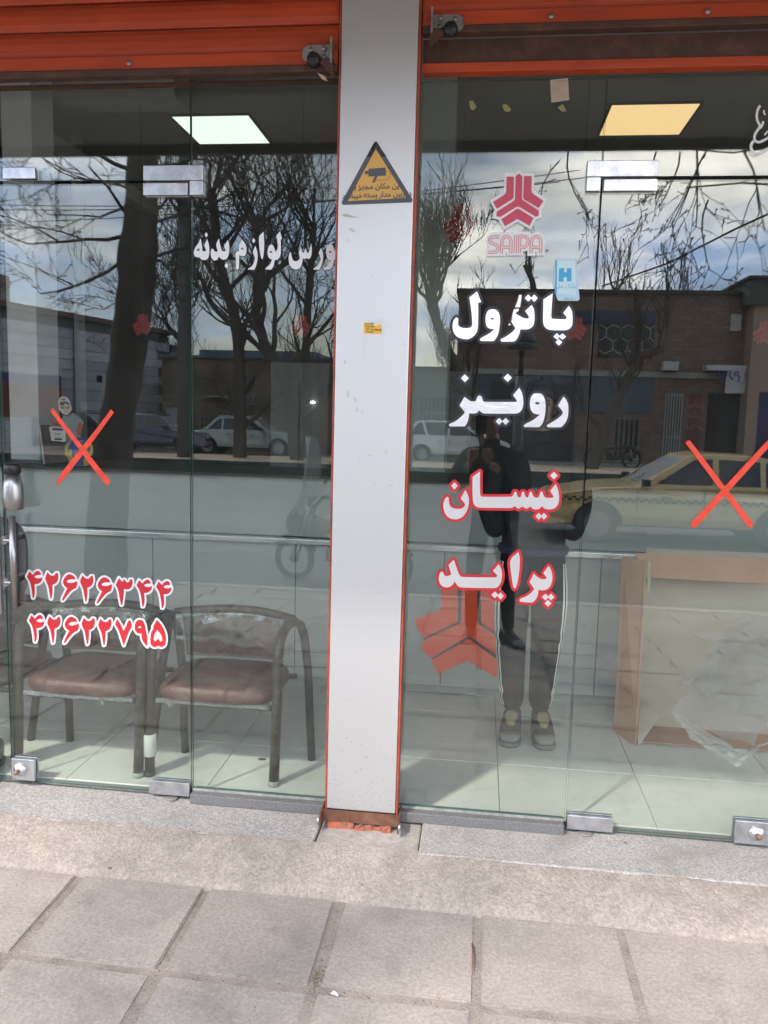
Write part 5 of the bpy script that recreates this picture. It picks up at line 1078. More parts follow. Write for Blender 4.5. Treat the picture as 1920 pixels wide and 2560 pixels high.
# --- brown brick house
a = P28(1148, 737); b = P28(1880, 732); zt = (a.z+b.z)/2; X0, X1 = a.x, b.x; yf = -28.0
e = empty('brick_house', ((X0+X1)/2, -32, -.12)); tag(e, 'brown brick two storey house with a lattice window and shops, mirrored at the right', 'house', None)
slab_box('wall', X0, X1, yf, -36, -.12, zt, br1, e); slab_box('roof_edge', X0-.1, X1+.05, yf+.12, -36.1, zt+.002, zt+.14, rd, e)
zl = P28(1300, 930).z; slab_box('storey_band', X0, X1, yf+.10, yf+.002, zl-.1, zl+.1, pm('band', (.30, .29, .27), .8), e)
p0 = P28(1185, 945); p1 = P28(1470, 1050)
slab_box('grey_cladding', X0+.05, P28(1635, 950).x, yf+.06, yf+.003, P28(1500, 1030).z, zl-.11, pm('blue grey cladding', (.08, .105, .125), .7, var=.1), e)
# lattice window
wa = P28(1500, 782); wb = P28(1632, 897)
slab_box('dark_upper_band', P28(1440, 780).x, P28(1640, 780).x, yf+.09, yf+.003, P28(1540, 808).z, P28(1540, 778).z, pm('navy awning band', (.035, .045, .08), .6), e)
w_ = MB().box((wa.x-e.location.x, yf-e.location.y+.002, wb.z-e.location.z), (wb.x-e.location.x, yf-e.location.y+.012, P28(1540, 812).z-e.location.z)).out('lattice_window', glassd, e)
lt = MB(); r_ = .30
ww, hh = wb.x-wa.x, P28(1540, 812).z-wb.z
for iy in range(-1, int(hh/(r_*1.5))+2):
    for ix in range(-1, int(ww/(r_*1.74))+2):
        cx_ = wa.x+ix*r_*1.74+(r_*.87 if iy % 2 else 0); cz_ = wb.z+iy*r_*1.5
        for k in range(3):
            q0 = Vector((cx_+r_*math.sin(k*math.pi/3), 0, cz_+r_*math.cos(k*math.pi/3))); q1 = Vector((cx_+r_*math.sin((k+1)*math.pi/3), 0, cz_+r_*math.cos((k+1)*math.pi/3)))
            mid = (q0+q1)/2
            if wa.x < mid.x < wb.x and wb.z < mid.z < wb.z+hh: lt.tube([Vector((max(wa.x, min(wb.x, q.x))-e.location.x, yf-e.location.y+.05, q.z-e.location.z)) for q in (q0, q1)], .022, 4)
lt.out('lattice', pm('lattice paint', (.30, .32, .30), .6), w_)
for (x0, y0, x1, y1, nb, mids) in ((1655, 985, 1708, 1120, 6, (.38,)), (1530, 1045, 1600, 1140, 5, ())):
    q0, q1 = P28(x0, y1), P28(x1, y0); gate(e, q0.x, q1.x, -.1, q1.z, yf, nb, palem if nb == 6 else pm('beige gate paint', (.20, .19, .15), .7), mids)
q0, q1 = P28(1760, 1130), P28(1850, 985); slab_box('shop_opening', q0.x, q1.x, yf+.02, yf+.003, -.1, q1.z, dark, e)
q0, q1 = P28(1220, 1130), P28(1440, 960); slab_box('shop_opening', q0.x, q1.x, yf+.075, yf+.061, -.1, q1.z, pm('dim shop front', (.03, .03, .035), .4), e)
q0, q1 = P28(1715, 1125), P28(1755, 985); slab_box('red_panel', q0.x, q1.x, yf+.03, yf+.003, -.1, q1.z, pm('dull red board', (.14, .045, .04), .7), e)
for i in range(3):
    z = P28(1735, 1010+i*26).z; o = text('board_text', farsi(('لوازم', 'یدکی', 'فروش')[i]), .34, pm('faded pink print', (.42, .22, .20), .6), e, Matrix.Translation(((q0.x+q1.x)/2-e.location.x, yf-e.location.y+.034, z-e.location.z)) @ BACK)
q0, q1 = P28(1755, 925), P28(1812, 915); slab_box('awning_sheet', P28(1755, 920).x, P28(1818, 920).x, yf+.6, yf+.01, P28(1780, 928).z, P28(1780, 915).z, pm('pale sheet metal', (.45, .46, .46), .5), e)
slab_box('awning_sheet', P28(1652, 920).x, P28(1690, 920).x, yf+.4, yf+.01, P28(1670, 927).z, P28(1670, 905).z, MATS['pale sheet metal'], e)
q0 = P28(1838, 807); slab_box('wall_lamp', q0.x-.18, q0.x+.18, yf+.12, yf+.004, q0.z-.3, q0.z+.3, pm('pale lamp', (.40, .39, .36), .6), e)
# banner on the house
q0, q1 = P28(1812, 983, 27.6), P28(1990, 916, 27.6); bn_ = empty('banner', ((q0.x+q1.x)/2, -27.6, q0.z)); tag(bn_, 'white banner with blue lettering mirrored at the right edge', 'banner')
hw = (q1.x-q0.x)/2; hh = q1.z-q0.z; MB().box((-hw, -.02, 0), (hw, 0, hh)).out('cloth', pm('banner cloth', (.50, .50, .52), .7), bn_)
for t_x, fs_, zz, cm in (('لوازم یدکی سواری', .48, .75, pm('banner blue', (.03, .04, .22), .6)), ('پخش لوازم بدنه', .26, .42, pm('banner pink', (.45, .28, .36), .6)), ('فروش', .22, .20, MATS['banner pink'])):
    text('banner_text', farsi(t_x), fs_, cm, bn_, Matrix.Translation((.1, .004, hh*zz)) @ BACK, bold=.01)
for s_ in (-1, 1): MB().tube([(s_*(hw-.02), -.01, hh), (s_*(hw-.02), -.35, hh+.12)], .01, 4).out('rope', black, bn_)
# --- tan house at the far right
a = P28(1893, 697, 27.2); e = empty('tan_house', (a.x+4, -31, -.12)); tag(e, 'taller tan rendered house at the far right of the mirrored street', 'house')
tanm = pm('tan render', (.33, .235, .175), .85, var=.08); slab_box('wall', a.x, a.x+9, -27.2, -35, -.12, a.z-.9, tanm, e); slab_box('roof_storey', a.x-.25, a.x+9.2, -27.05, -35, a.z-.898, a.z-.02, pm('dark green eaves', (.05, .065, .055), .7), e)
slab_box('roof_edge', a.x-.35, a.x+9.3, -26.9, -35, a.z-.018, a.z+.07, rd, e)
window(e, a.x+1.5, a.x+3, 3.4, 4.7, -27.2); window(e, a.x+4.5, a.x+6, 3.4, 4.7, -27.2)
slab_box('shop_opening', a.x+.4, a.x+3.4, -27.18, -27.197, -.1, 2.6, pm('blue tarpaulin', (.015, .02, .09), .6), e)
# --- low shop row left of the brick house (white barred front)
a = P28(850, 925, 28.4); b = P28(1146, 925, 28.4); e = empty('low_shop', ((a.x+b.x)/2, -31, -.12)); tag(e, 'low grey shop with white barred windows, mirrored just right of the pillar', 'shop building')
slab_box('wall', a.x, b.x, -28.4, -34, -.12, b.z, pm('grey green render', (.20, .22, .20), .85, var=.06), e); slab_box('roof_edge', a.x-.05, b.x+.05, -28.25, -34, b.z+.002, b.z+.10, rd, e)
q0, q1 = P28(1046, 1072, 28.4), P28(1143, 990, 28.4); gate(e, q0.x, q1.x, q0.z, q1.z, -28.4, 9, palem, (.46,))
window(e, P28(900, 1000, 28.4).x, P28(960, 1000, 28.4).x, q0.z, q1.z, -28.4)
# --- long low brown house in the middle
a = P28(405, 893, 27.6); b = P28(845, 909, 27.6); zt = a.z; e = empty('brown_house', ((a.x+b.x)/2, -31, -.12)); tag(e, 'low brown house with small windows behind the parked cars in the left bay', 'house')
brm = pm('brown render', (.20, .15, .105), .9, var=.25, scale=.7, dirt=((.09, .07, .05), .5), dscale=.5)
slab_box('wall', a.x, b.x, -27.6, -35, -.12, zt-.0, brm, e); slab_box('roof_edge', a.x-.1, b.x+.1, -27.45, -35, zt+.002, zt+.10, pm('blue grey roof', (.10, .13, .18), .6), e)
slab_box('upper_roof', a.x+1, b.x-1.2, -29, -35, zt+.102, zt+.42, MATS['blue grey roof'], e)
for x0, y0, x1, y1 in ((543, 1028, 572, 1068), (604, 935, 622, 962), (620, 990, 648, 1012), (500, 1040, 525, 1075)):
    q0, q1 = P28(x0, y1, 27.6), P28(x1, y0, 27.6); window(e, q0.x, q1.x, q0.z, q1.z, -27.6)
q0 = P28(532, 990, 27.6); slab_box('canopy_sheet', q0.x, P28(590, 990, 27.6).x, -27.1, -27.59, q0.z-.04, q0.z, MATS['pale sheet metal'], e)
q0, q1 = P28(418, 1145, 27.6), P28(455, 1020, 27.6); slab_box('pale_door', q0.x, q1.x, -27.55, -27.597, -.1, q1.z, palem, e)
for i in range(14): z = -.1+i*.24; slab_box('wall_course', a.x+.02, P28(600, 1000, 27.6).x, -27.575, -27.598, z+.02, z+.2, pm('brown block', (.185, .14, .10), .9, orand=.25), e) if i < 13 else None
# --- white block house set at an angle, left
pL = ref(-260, 690, 17.6); pA = ref(0, 757, 21.6); pB = ref(420, 842, 30.5)
zr = (pA.z+pB.z)/2; A = Vector((pA.x, pA.y, 0)); B = Vector((pB.x, pB.y, 0)); d_ = (B-A).normalized(); A2 = A-d_*6; e = empty('block_house', (A2.x, A2.y, -.12)); e.rotation_euler.z = math.atan2(d_.y, d_.x)
tag(e, 'pale grey block house running back at an angle, mirrored at the left', 'house'); Ltot = (B-A2).length
MB().box((0, -9, 0), (Ltot, -.03, zr+.1)).out('wall', pm('block mortar', (.14, .14, .145), .9), e)
MB().box((-.2, -9.2, zr+.102), (Ltot+.2, .14, zr+.28)).out('roof_edge', pm('red brown eaves', (.13, .085, .07), .8), e)
bm1 = pm('pale grey block', (.50, .51, .55), .85, var=.08, scale=1, orand=.16, dirt=((.22, .22, .24), .5), dscale=.8)
bmesh_box = MB().box((.012, -.03, .01), (1.588, .005, .348)).out('wall_block', bm1, e); bmesh_box.location = (0, 0, 0); rnd = random.Random(2)
nrow = int((zr+.1)/.36); ncol = int(Ltot/1.6)
first = True
for r_ in range(nrow):
    for c_ in range(-1, ncol):
        x = c_*1.6+(.8 if r_ % 2 else 0)
        if x < 0: continue
        if first: o = bmesh_box; first = False
        else: o = bmesh_box.copy(); COL.objects.link(o)
        o.location = (x, rnd.uniform(-.008, .008), r_*.36)
def ew(x0, x1, z0, z1, nm, m): MB().box((x0, .0152, z0), (x1, .03, z1)).out(nm, m, e)
t0 = (Vector((ref(245, 950, 26).x, -26, 0))-A2).length
for t_, z0, z1, w_ in ((t0, 2.5, 2.75, .3), (t0+3.5, .6, 1.1, .9), (7.2, .2, 2.5, 1.4)): MB().box((t_, .012, z0), (t_+w_, .035, z1)).out('window', glassd, e)
MB().box((t0-1.0, .0152, 1.35), (t0+3, .5, 1.42)).out('ledge', MATS['pale sheet metal'], e)
MB().tube([(t0-1.2, .1, 0), (t0-1.2, .1, zr)], .07, 8).out('drain_pipe', pm('pipe grey', (.2, .21, .24), .6), e)
MB().box((5.5, .0152, 1.2), (8.6, .06, 2.3)).out('red_shop_sign', pm('dull red sign', (.20, .03, .025), .6), e); MB().box((5.5, .0152, 2.31), (8.6, .07, 2.62)).out('blue_shop_sign', pm('dull blue sign', (.03, .05, .20), .6), e)
for nm, px, py, w_, h_, Y in (('roof_tank', 60, 745, 3.2, 1.2, 24),):
    q = ref(px, py, Y); slab_ = MB().box((-w_/2, -1, 0), (w_/2, 1, h_)).out('roof_room', pm('roof room render', (.32, .30, .28), .8), e); slab_.location = ((Vector((q.x, q.y, 0))-A2).length-1.4, -3, zr+.29)
# parapet house behind, filling gaps to the left
e = empty('far_house', (-34, -44, -.12)); tag(e, 'long grey far house behind the block house at the left', 'house'); MB().box((-16, -5, 0), (14, 5, 5.4)).out('wall', pm('far render', (.28, .27, .26), .9, var=.08), e)
for i in range(8): MB().box((-14+i*3.4, 5.002, 2.2), (-12.6+i*3.4, 5.05, 3.8)).out('window', glassd, e)
MB().box((-16.2, -5.2, 5.402), (14.2, 5.2, 5.6)).out('roof_edge', rd, e)

# ------------------------------------------------------------------ cars
def wheel(par, x, y, r=.30, w=.19, side=1):
    M = Matrix.Rotation(R(90), 4, 'X'); a = empty('wheel', (x, y, r)); a.parent = par
    MB().lathe([(r*.62, -w/2), (r*.93, -w/2), (r, -w*.36), (r, w*.36), (r*.93, w/2), (r*.62, w/2)], n=28, M=M).out('tyre', rubber, a, smooth=True)
    s = MB(); s.lathe([(r*.10, side*-w*.46), (r*.5, side*-w*.40), (r*.60, side*-w*.50), (r*.64, side*-w*.505)], n=28, M=M)
    s.out('rim', pm('wheel rim', (.35, .35, .36), .35, .8), a, smooth=False, fix=True)
    for k in range(6):
        a_ = k*math.pi/3; MB().prism([(r*.2*math.cos(a_-.25), r*.2*math.sin(a_-.25)), (r*.48*math.cos(a_-.16), r*.48*math.sin(a_-.16)), (r*.48*math.cos(a_+.16), r*.48*math.sin(a_+.16)), (r*.2*math.cos(a_+.25), r*.2*math.sin(a_+.25))], side*w*.43, side*w*.47).out('rim_slot', dark, a, fix=True)
def car(loc, face, name, lab, cat, group, col, body, roof, W, wx, wr, wins, coat=1, extra=None, screens=True):
    e = empty(name, loc, 0 if face > 0 else math.pi); tag(e, lab, cat, group)
    paint = pm('paint '+lab[:22], col, .32, 0, coat=coat*.8, var=.02)
    prof = []
    for x, z in body: prof.append((x, z))
    # lower edge with wheel arches, rear to front
    low = []; xb = .27
    def arch(cx): return [(cx-wr*1.22*math.cos(t_), xb+wr*1.18*math.sin(t_)+.03) for t_ in [math.pi*i/9 for i in range(10)]]
    for cx in wx: low += arch(cx)
    poly = [(body[0][0]+.03, xb)]+low+[(body[-1][0]-.03, xb)]+body[::-1]
    def tap(x, z): return W/2-.02 if z < .4 else W/2-.045*max(0, (z-.62))/.3-(.10*max(0, abs(x)-1.75)/.4)
    MB().prism(poly, -1, 1, taper=tap).out('body', paint, e, fix=True, bevel=.022)
    MB().prism([(body[0][0]+.12, xb+.01), (body[-1][0]-.12, xb+.01), (body[-1][0]-.15, .62), (body[0][0]+.15, .62)], -W/2+.10, W/2-.10).out('underbody', dark, e, fix=True)
    zt = max(z for x, z in roof); zb_ = min(z for x, z in roof)
    def tap2(x, z): return W/2-.075-.15*(z-zb_)/(zt-zb_)
    MB().prism(roof, -1, 1, taper=tap2).out('cabin', paint, e, fix=True, bevel=.02)
    for wpoly in wins:
        for s_ in (-1, 1):
            vs = [(x, s_*(tap2(x, z)+.004), z) for x, z in wpoly]; n = len(vs)
            m = MB().add(vs+[(x, y-s_*.012, z) for x, y, z in vs], [tuple(range(n)), tuple(range(2*n-1, n-1, -1))]+[(i, i+n, (i+1) % n+n, (i+1) % n) for i in range(n)])
            m.out('side_window', glassd, e, fix=True)
    if screens:
        for i0, nm in ((0, 'rear_window'), (len(roof)-2, 'windscreen')):
            (xa, za), (xc, zc_) = roof[i0], roof[i0+1]; u0, u1 = .10, .90; dx = Vector((xc-xa, zc_-za)); nn = Vector((-dx.y, dx.x)).normalized()*.006
            qs = []
            for u in (u0, u1):
                x, z = xa+dx.x*u, za+dx.y*u; y = tap2(x, z)-.06; qs.append((x+nn.x, y, z+nn.y))
            vs = [(qs[0][0], -qs[0][1], qs[0][2]), (qs[0][0], qs[0][1], qs[0][2]), (qs[1][0], qs[1][1], qs[1][2]), (qs[1][0], -qs[1][1], qs[1][2])]
            o = obj(nm, vs, [(0, 1, 2, 3)], pm('screen glass', (.80, .85, .92), .22, .85) if nm == 'windscreen' else glassd, e)
    for cx in wx:
        for s_ in (-1, 1): wheel(e, cx, s_*(W/2-.115), wr, .19, s_)
    fx, rx_ = body[-1][0], body[0][0]
    for s_ in (-1, 1):
        MB().box((fx-.02, s_*(W/2-.30)-.13, .56), (fx+.012, s_*(W/2-.30)+.13, .70)).out('headlight', pm('headlight', (.6, .62, .62), .15, .3), e, bevel=.01)
        MB().box((rx_-.012, s_*(W/2-.26)-.13, .58), (rx_+.02, s_*(W/2-.26)+.13, .72)).out('tail_light', pm('tail light', (.35, .02, .02), .25), e, bevel=.01)
        MB().box((.62, s_*(W/2-.03), .92), (.74, s_*(W/2+.13), 1.02)).out('mirror', black, e, bevel=.02)
        for hx_ in (-.55, .35): MB().box((hx_-.07, s_*(W/2-.022), .74), (hx_+.07, s_*(W/2+.006), .765)).out('door_handle', black, e, bevel=.004)
        for sx in (-.20, .78): MB().box((sx-.006, s_*(W/2-.03), .34), (sx+.006, s_*(W/2-.001), .84)).out('door_gap', dark, e)
    MB().box((fx-.03, -W/2+.03, .36), (fx+.07, W/2-.03, .50)).out('bumper', pm('bumper', (.16, .16, .165), .45), e, bevel=.02)
    MB().box((rx_-.07, -W/2+.03, .36), (rx_+.03, W/2-.03, .50)).out('bumper', MATS['bumper'], e, bevel=.02)
    return e, paint
sed_body = [(-2.12,.42),(-2.14,.60),(-2.10,.84),(-1.2,.885),(.85,.885),(1.35,.86),(2.02,.78),(2.12,.68),(2.12,.42)]
sed_roof = [(-1.50,.87),(-1.02,1.33),(-.85,1.37),(.15,1.385),(.30,1.36),(.98,.87)]
sed_w = [[(-1.28,.92),(-.92,1.27),(-.80,1.30),(-.80,.92)],[(-.72,.92),(-.72,1.30),(-.18,1.32),(-.18,.92)],[(-.10,.92),(-.10,1.32),(.24,1.30),(.72,.92)]]
zc_ = -.12
def seat(px, py, Y): q = ref(px, py, Y); return (q.x, -Y, zc_)
e1, p1_ = car(seat(622, 1150, 25.4), 1, 'parked_car', 'old pale green saloon car parked across the street, facing right', 'car', 'cars parked along the far side', (.36, .44, .41), sed_body, sed_roof, 1.62, (-1.28, 1.30), .30, sed_w)
MB().box((-1.0, -.55, 1.39), (.1, .55, 1.41)).out('roof_rack', chrome, e1)
e2, _ = car(seat(390, 1150, 24.9), 1, 'parked_car', 'dark blue saloon car parked between trunk and pale green car', 'car', 'cars parked along the far side', (.012, .014, .045), sed_body, sed_roof, 1.66, (-1.28, 1.30), .30, sed_w)
e3, _ = car(seat(215, 1150, 24.9), 1, 'parked_car', 'black saloon car half hidden behind the big tree trunk', 'car', 'cars parked along the far side', (.015, .016, .018), sed_body, sed_roof, 1.66, (-1.28, 1.30), .30, sed_w)
hb = [(-1.75,.42),(-1.80,.60),(-1.78,.86),(-1.0,.90),(.85,.90),(1.30,.86),(1.72,.76),(1.80,.66),(1.80,.42)]; hr = [(-1.74,.88),(-1.42,1.36),(-1.2,1.42),(.05,1.43),(.22,1.40),(.90,.88)]
hw = [[(-1.56,.94),(-1.32,1.32),(-1.18,1.36),(-1.02,.94)],[(-.94,.94),(-1.08,1.36),(-.30,1.37),(-.30,.94)],[(-.22,.94),(-.22,1.37),(.16,1.34),(.66,.94)]]
car(seat(1140, 1150, 25.2), 1, 'parked_car', 'white hatchback parked across the street, right of the pillar', 'car', 'cars parked along the far side', (.62, .64, .66), hb, hr, 1.6, (-1.15, 1.18), .28, hw)
# taxi passing in front
tb_ = [(-2.10,.42),(-2.18,.60),(-2.14,.88),(-1.35,.92),(.85,.90),(1.3,.87),(2.05,.74),(2.2,.64),(2.22,.42)]; tr_ = [(-1.80,.90),(-1.30,1.34),(-1.0,1.40),(-.25,1.42),(.02,1.385),(.80,.89)]
tw = [[(-1.58,.95),(-1.22,1.28),(-1.10,1.31),(-1.10,.95)],[(-1.02,.95),(-1.02,1.32),(-.42,1.345),(-.42,.95)],[(-.33,.95),(-.33,1.345),(-.06,1.325),(.50,.95)]]
tx = ref(1345, 1250, 11.2); taxi, tp_ = car((tx.x+2.32, -11.2, -.5), -1, 'taxi', 'yellow taxi with a black chequered side stripe passing in the street', 'taxi', None, (.66, .49, .22), tb_, tr_, 1.70, (-1.32, 1.36), .31, tw)
for s_ in (-1, 1):
    ck = MB()
    for k in range(64):
        x = -1.9+k*.06
        if abs(x-1.36) < .36 or abs(x+1.32) < .36: pass
        for r_ in (0, 1):
            if (k+r_) % 2: ck.box((x, s_*(.849)-.004, .66+r_*.035), (x+.06, s_*(.849)+.004, .695+r_*.035))
    ck.out('chequer_stripe', black, taxi)['kind'] = 'stuff'
taxi.scale = (1.05, 1.05, 1.05)
for y_ in (-.35, .25): MB().tube([(.84, y_, .905), (.52, y_+.35, 1.08)], .008, 5).out('wiper', black, taxi)
# ------------------------------------------------------------------ motorcycles
def moto(loc, rz, lab, tank, shield, rw=.27, sc=1.0):
    e = empty('motorcycle', loc, rz); tag(e, lab, 'motorcycle'); M = Matrix.Rotation(R(90), 4, 'X'); wb = .63
    blk = pm('black engine', (.02, .02, .022), .45, .3); st_ = chrome
    for x in (-wb, wb):
        w = empty('wheel', (x, 0, rw+.03)); w.parent = e
        MB().tube([((rw)*math.cos(a*math.pi/16), 0, rw*math.sin(a*math.pi/16)) for a in range(32)], .035, 8, closed=True).out('tyre', rubber, w, smooth=True)
        MB().tube([((rw-.04)*math.cos(a*math.pi/16), 0, (rw-.04)*math.sin(a*math.pi/16)) for a in range(32)], .010, 6, closed=True).out('rim', st_, w, smooth=True)
        s = MB()
        for k in range(36):
            a = k*math.pi/18; b = a+(.5 if k % 2 else -.5); s.tube([(.035*math.cos(b), .02*(1 if k % 4 < 2 else -1), .035*math.sin(b)), ((rw-.04)*math.cos(a), 0, (rw-.04)*math.sin(a))], .0022, 3, cap=False)
        s.out('spokes', st_, w); MB().lathe([(.06, -.03), (.065, 0), (.06, .03)], n=16, M=M).out('hub', blk, w, smooth=True)
        MB().tube([((rw+.055)*math.cos(a), 0, (rw+.055)*math.sin(a)) for a in [R(q) for q in (range(10, 151, 14) if x < 0 else range(35, 171, 14))]], .030, 8).out('fender', pm('fender', (.05, .05, .052), .35, .4), e, smooth=True, loc=(x, 0, rw+.03))
    for y in (-.075, .075):
        MB().tube([(wb, y, rw+.03), (wb-.20, y, .86)], .018, 10).out('fork', st_, e, smooth=True)
        MB().tube([(-wb, y*1.3, rw+.03), (-wb+.10, y*1.5, .66)], .020, 10).out('shock', st_, e, smooth=True)
        MB().tube([(-wb, y, rw+.03), (0, y, .33)], .015, 8).out('swing_arm', blk, e, smooth=True)
    MB().tube([(wb-.22, 0, .84), (.22, 0, .50), (.10, 0, .28), (-.15, 0, .27), (-.25, 0, .6), (wb-.24, 0, .80)], .018, 8).out('frame', blk, e, smooth=True)
    MB().box((-.14, -.10, .27), (.18, .10, .42)).out('engine', blk, e, bevel=.03); 
    f = MB()
    for k in range(6): f.box((.02+k*.0, -.085, .43+k*.022), (.16, .085, .440+k*.022))
    f.out('cylinder_fins', blk, e); MB().tube([(.15, .08, .42), (.24, .10, .30), (.05, .13, .22), (-.45, .14, .26), (-.85, .14, .32)], [.016, .018, .022, .034, .036], 10).out('exhaust', st_, e, smooth=True)
    tk = MB(); pillow(tk, .13, 0, .70, .46, .24, .20, seed=2); tk.out('tank', tank, e, smooth=True)
    se = MB(); pillow(se, -.36, 0, .70, .66, .22, .11, seed=4); se.out('saddle', pm('black saddle', (.015, .015, .016), .55), e, smooth=True)
    MB().box((-.75, -.045, .56), (-.72, .045, .66)).out('tail_light', pm('tail lens', (.45, .03, .02), .25), e, bevel=.01)
    MB().tube([(-.60, -.09, .72), (-.88, -.09, .73), (-.90, 0, .74), (-.88, .09, .73), (-.60, .09, .72)], .008, 6).out('rack', st_, e, smooth=True)
    MB().tube([(wb-.32, -.34, .98), (wb-.24, -.22, 1.02), (wb-.21, 0, .92), (wb-.24, .22, 1.02), (wb-.32, .34, .98)], .012, 8).out('handlebar', st_, e, smooth=True)
    for s_ in (-1, 1):
        MB().tube([(wb-.37, s_*.36, .97), (wb-.28, s_*.27, 1.0)], .019, 10).out('grip', rubber, e, smooth=True)
        MB().tube([(wb-.25, s_*.24, 1.02), (wb-.26, s_*.28, 1.16)], .006, 5).out('mirror_stalk', black, e); MB().lathe([(.01, -.008), (.055, -.006), (.055, .004), (.01, .008)], n=16, M=Matrix.Rotation(R(90), 4, 'Y')).out('mirror', black, e, loc=(wb-.26, s_*.30, 1.20), smooth=True)
        MB().lathe([(.012, -.02), (.026, 0), (.012, .02)], n=12).out('indicator', pm('indicator', (.6, .2, .02), .3), e, loc=(wb-.12, s_*.14, .86))
    MB().lathe([(.02, -.07), (.07, -.04), (.085, .02), (.08, .04)], n=20, M=Matrix.Rotation(R(90), 4, 'Y')).out('headlamp', MATS['headlight'] if 'headlight' in MATS else white, e, smooth=True, loc=(wb-.12, 0, .86))
    MB().tube([(-.05, .12, .25), (-.10, .30, .02)], .010, 6).out('side_stand', blk, e)
    if shield:
        vs = []; nx = 12
        prof_ = [(0, -.05, .19), (.10, .20, .21), (.16, .44, .20), (.17, .66, .17), (.155, .80, .11), (.14, .86, .04)]
        for k, (bx, bz, hw_) in enumerate(prof_):
            for i in range(nx+1): u = i/nx*2-1; vs.append((wb+.02-bx-.10*u*u, u*hw_, .88+bz))
        fs = [(k*(nx+1)+i, k*(nx+1)+i+1, (k+1)*(nx+1)+i+1, (k+1)*(nx+1)+i) for k in range(len(prof_)-1) for i in range(nx)]
        sh = obj('windshield', vs, fs, glass_mat('perspex', (.70, .73, .73), 3, .40, .05, False), e, True); sm_ = sh.modifiers.new('thick', 'SOLIDIFY'); sm_.thickness = .004
        rim_ = [vs[k*(nx+1)] for k in range(len(prof_))]+[vs[(len(prof_)-1)*(nx+1)+i] for i in range(nx+1)]+[vs[k*(nx+1)+nx] for k in range(len(prof_)-1, -1, -1)]
        MB().tube(rim_, .005, 5).out('windshield_trim', pm('trim', (.25, .26, .26), .5), e)
        vs = []; nz = 10
        for k in range(nz+1):
            u = k/nz
            for i in range(9):
                w_ = i/8*2-1; vs.append((wb-.24+.27*math.sin(math.pi*min(1, u*1.1+.02))**.7+.015*math.sin(i*2+k)-.12*w_*w_, w_*(.26+.13*math.sin(u*3.0)), 1.02-.62*u))
        fs = [(k*9+i, k*9+i+1, (k+1)*9+i+1, (k+1)*9+i) for k in range(nz) for i in range(8)]
        lc = obj('leg_cover', vs, fs, pm('tarpaulin cover', (.035, .04, .04), .6, bump=.4, bscale=8), e, True); sm_ = lc.modifiers.new('thick', 'SOLIDIFY'); sm_.thickness = .01
    e.scale = (sc, sc, sc); return e
q = refz(716, 1452, -.5)
moto((q.x+.66, q.y, -.5), math.pi+R(14), 'motorcycle with tall windshield and grey leg cover parked by the kerb behind the pillar', pm('cream tank', (.42, .33, .22), .35, coat=.5), True, .235, .98)
q = ref(1530, 1150, 24.6); moto((q.x, -24.6, -.12), math.pi-R(6), 'black motorcycle parked in front of the brick house, mirrored above the taxi', pm('black tank', (.015, .015, .016), .25, coat=1), False, .28, 1.02)

# ------------------------------------------------------------------ trees
bark = pm('grey brown bark', (.085, .072, .060), .95, var=.35, scale=6, bump=1, bscale=14, stretch=(1, 1, .3)); twg = pm('dark twigs', (.050, .040, .034), .9)
def grow(mb, tw, p, d, ln, r, dep, rnd, up=.12, spread=.75, seg=4, buds=False, wig=.18, minr=.0035, kids=(3, 4)):
    pts = [Vector(p)]; rs = [r]; d = Vector(d).normalized()
    for i in range(seg):
        d = (d+Vector((rnd.gauss(0, wig), rnd.gauss(0, wig), rnd.gauss(0, wig)+up))).normalized(); pts.append(pts[-1]+d*ln/seg); rs.append(max(minr*.7, r*(1-.55*(i+1)/seg)))
    (mb if dep > 1 else tw).tube(pts, rs, 6 if r > .03 else (4 if r > .01 else 3), cap=False)
    if buds:
        for k in range(2):
            j_ = rnd.randint(1, seg); q_ = pts[j_]; b2 = q_+Vector((rnd.gauss(0, .025), rnd.gauss(0, .025), rnd.gauss(.02, .025))); tw.tube([q_, b2, b2+(b2-q_)*.4], [.004, .0045, .008], 3)
    if dep <= 0: return
    n = rnd.randint(*kids)
    for k in range(n):
        t_ = .35+.65*(k+rnd.random()*.7)/n if k < n-1 else 1; f = min(t_, .999)*seg; i = int(f); q_ = pts[i].lerp(pts[i+1], f-i)
        a = d.orthogonal().normalized(); a.rotate(Matrix.Rotation(rnd.uniform(0, 6.28), 3, d)); nd = (d+a*rnd.uniform(spread*.5, spread*1.25)).normalized()
        grow(mb, tw, q_, nd, ln*rnd.uniform(.55, .78), max(minr, rs[i]*rnd.uniform(.5, .68)), dep-1, rnd, up, spread, seg, buds, wig, minr, kids)
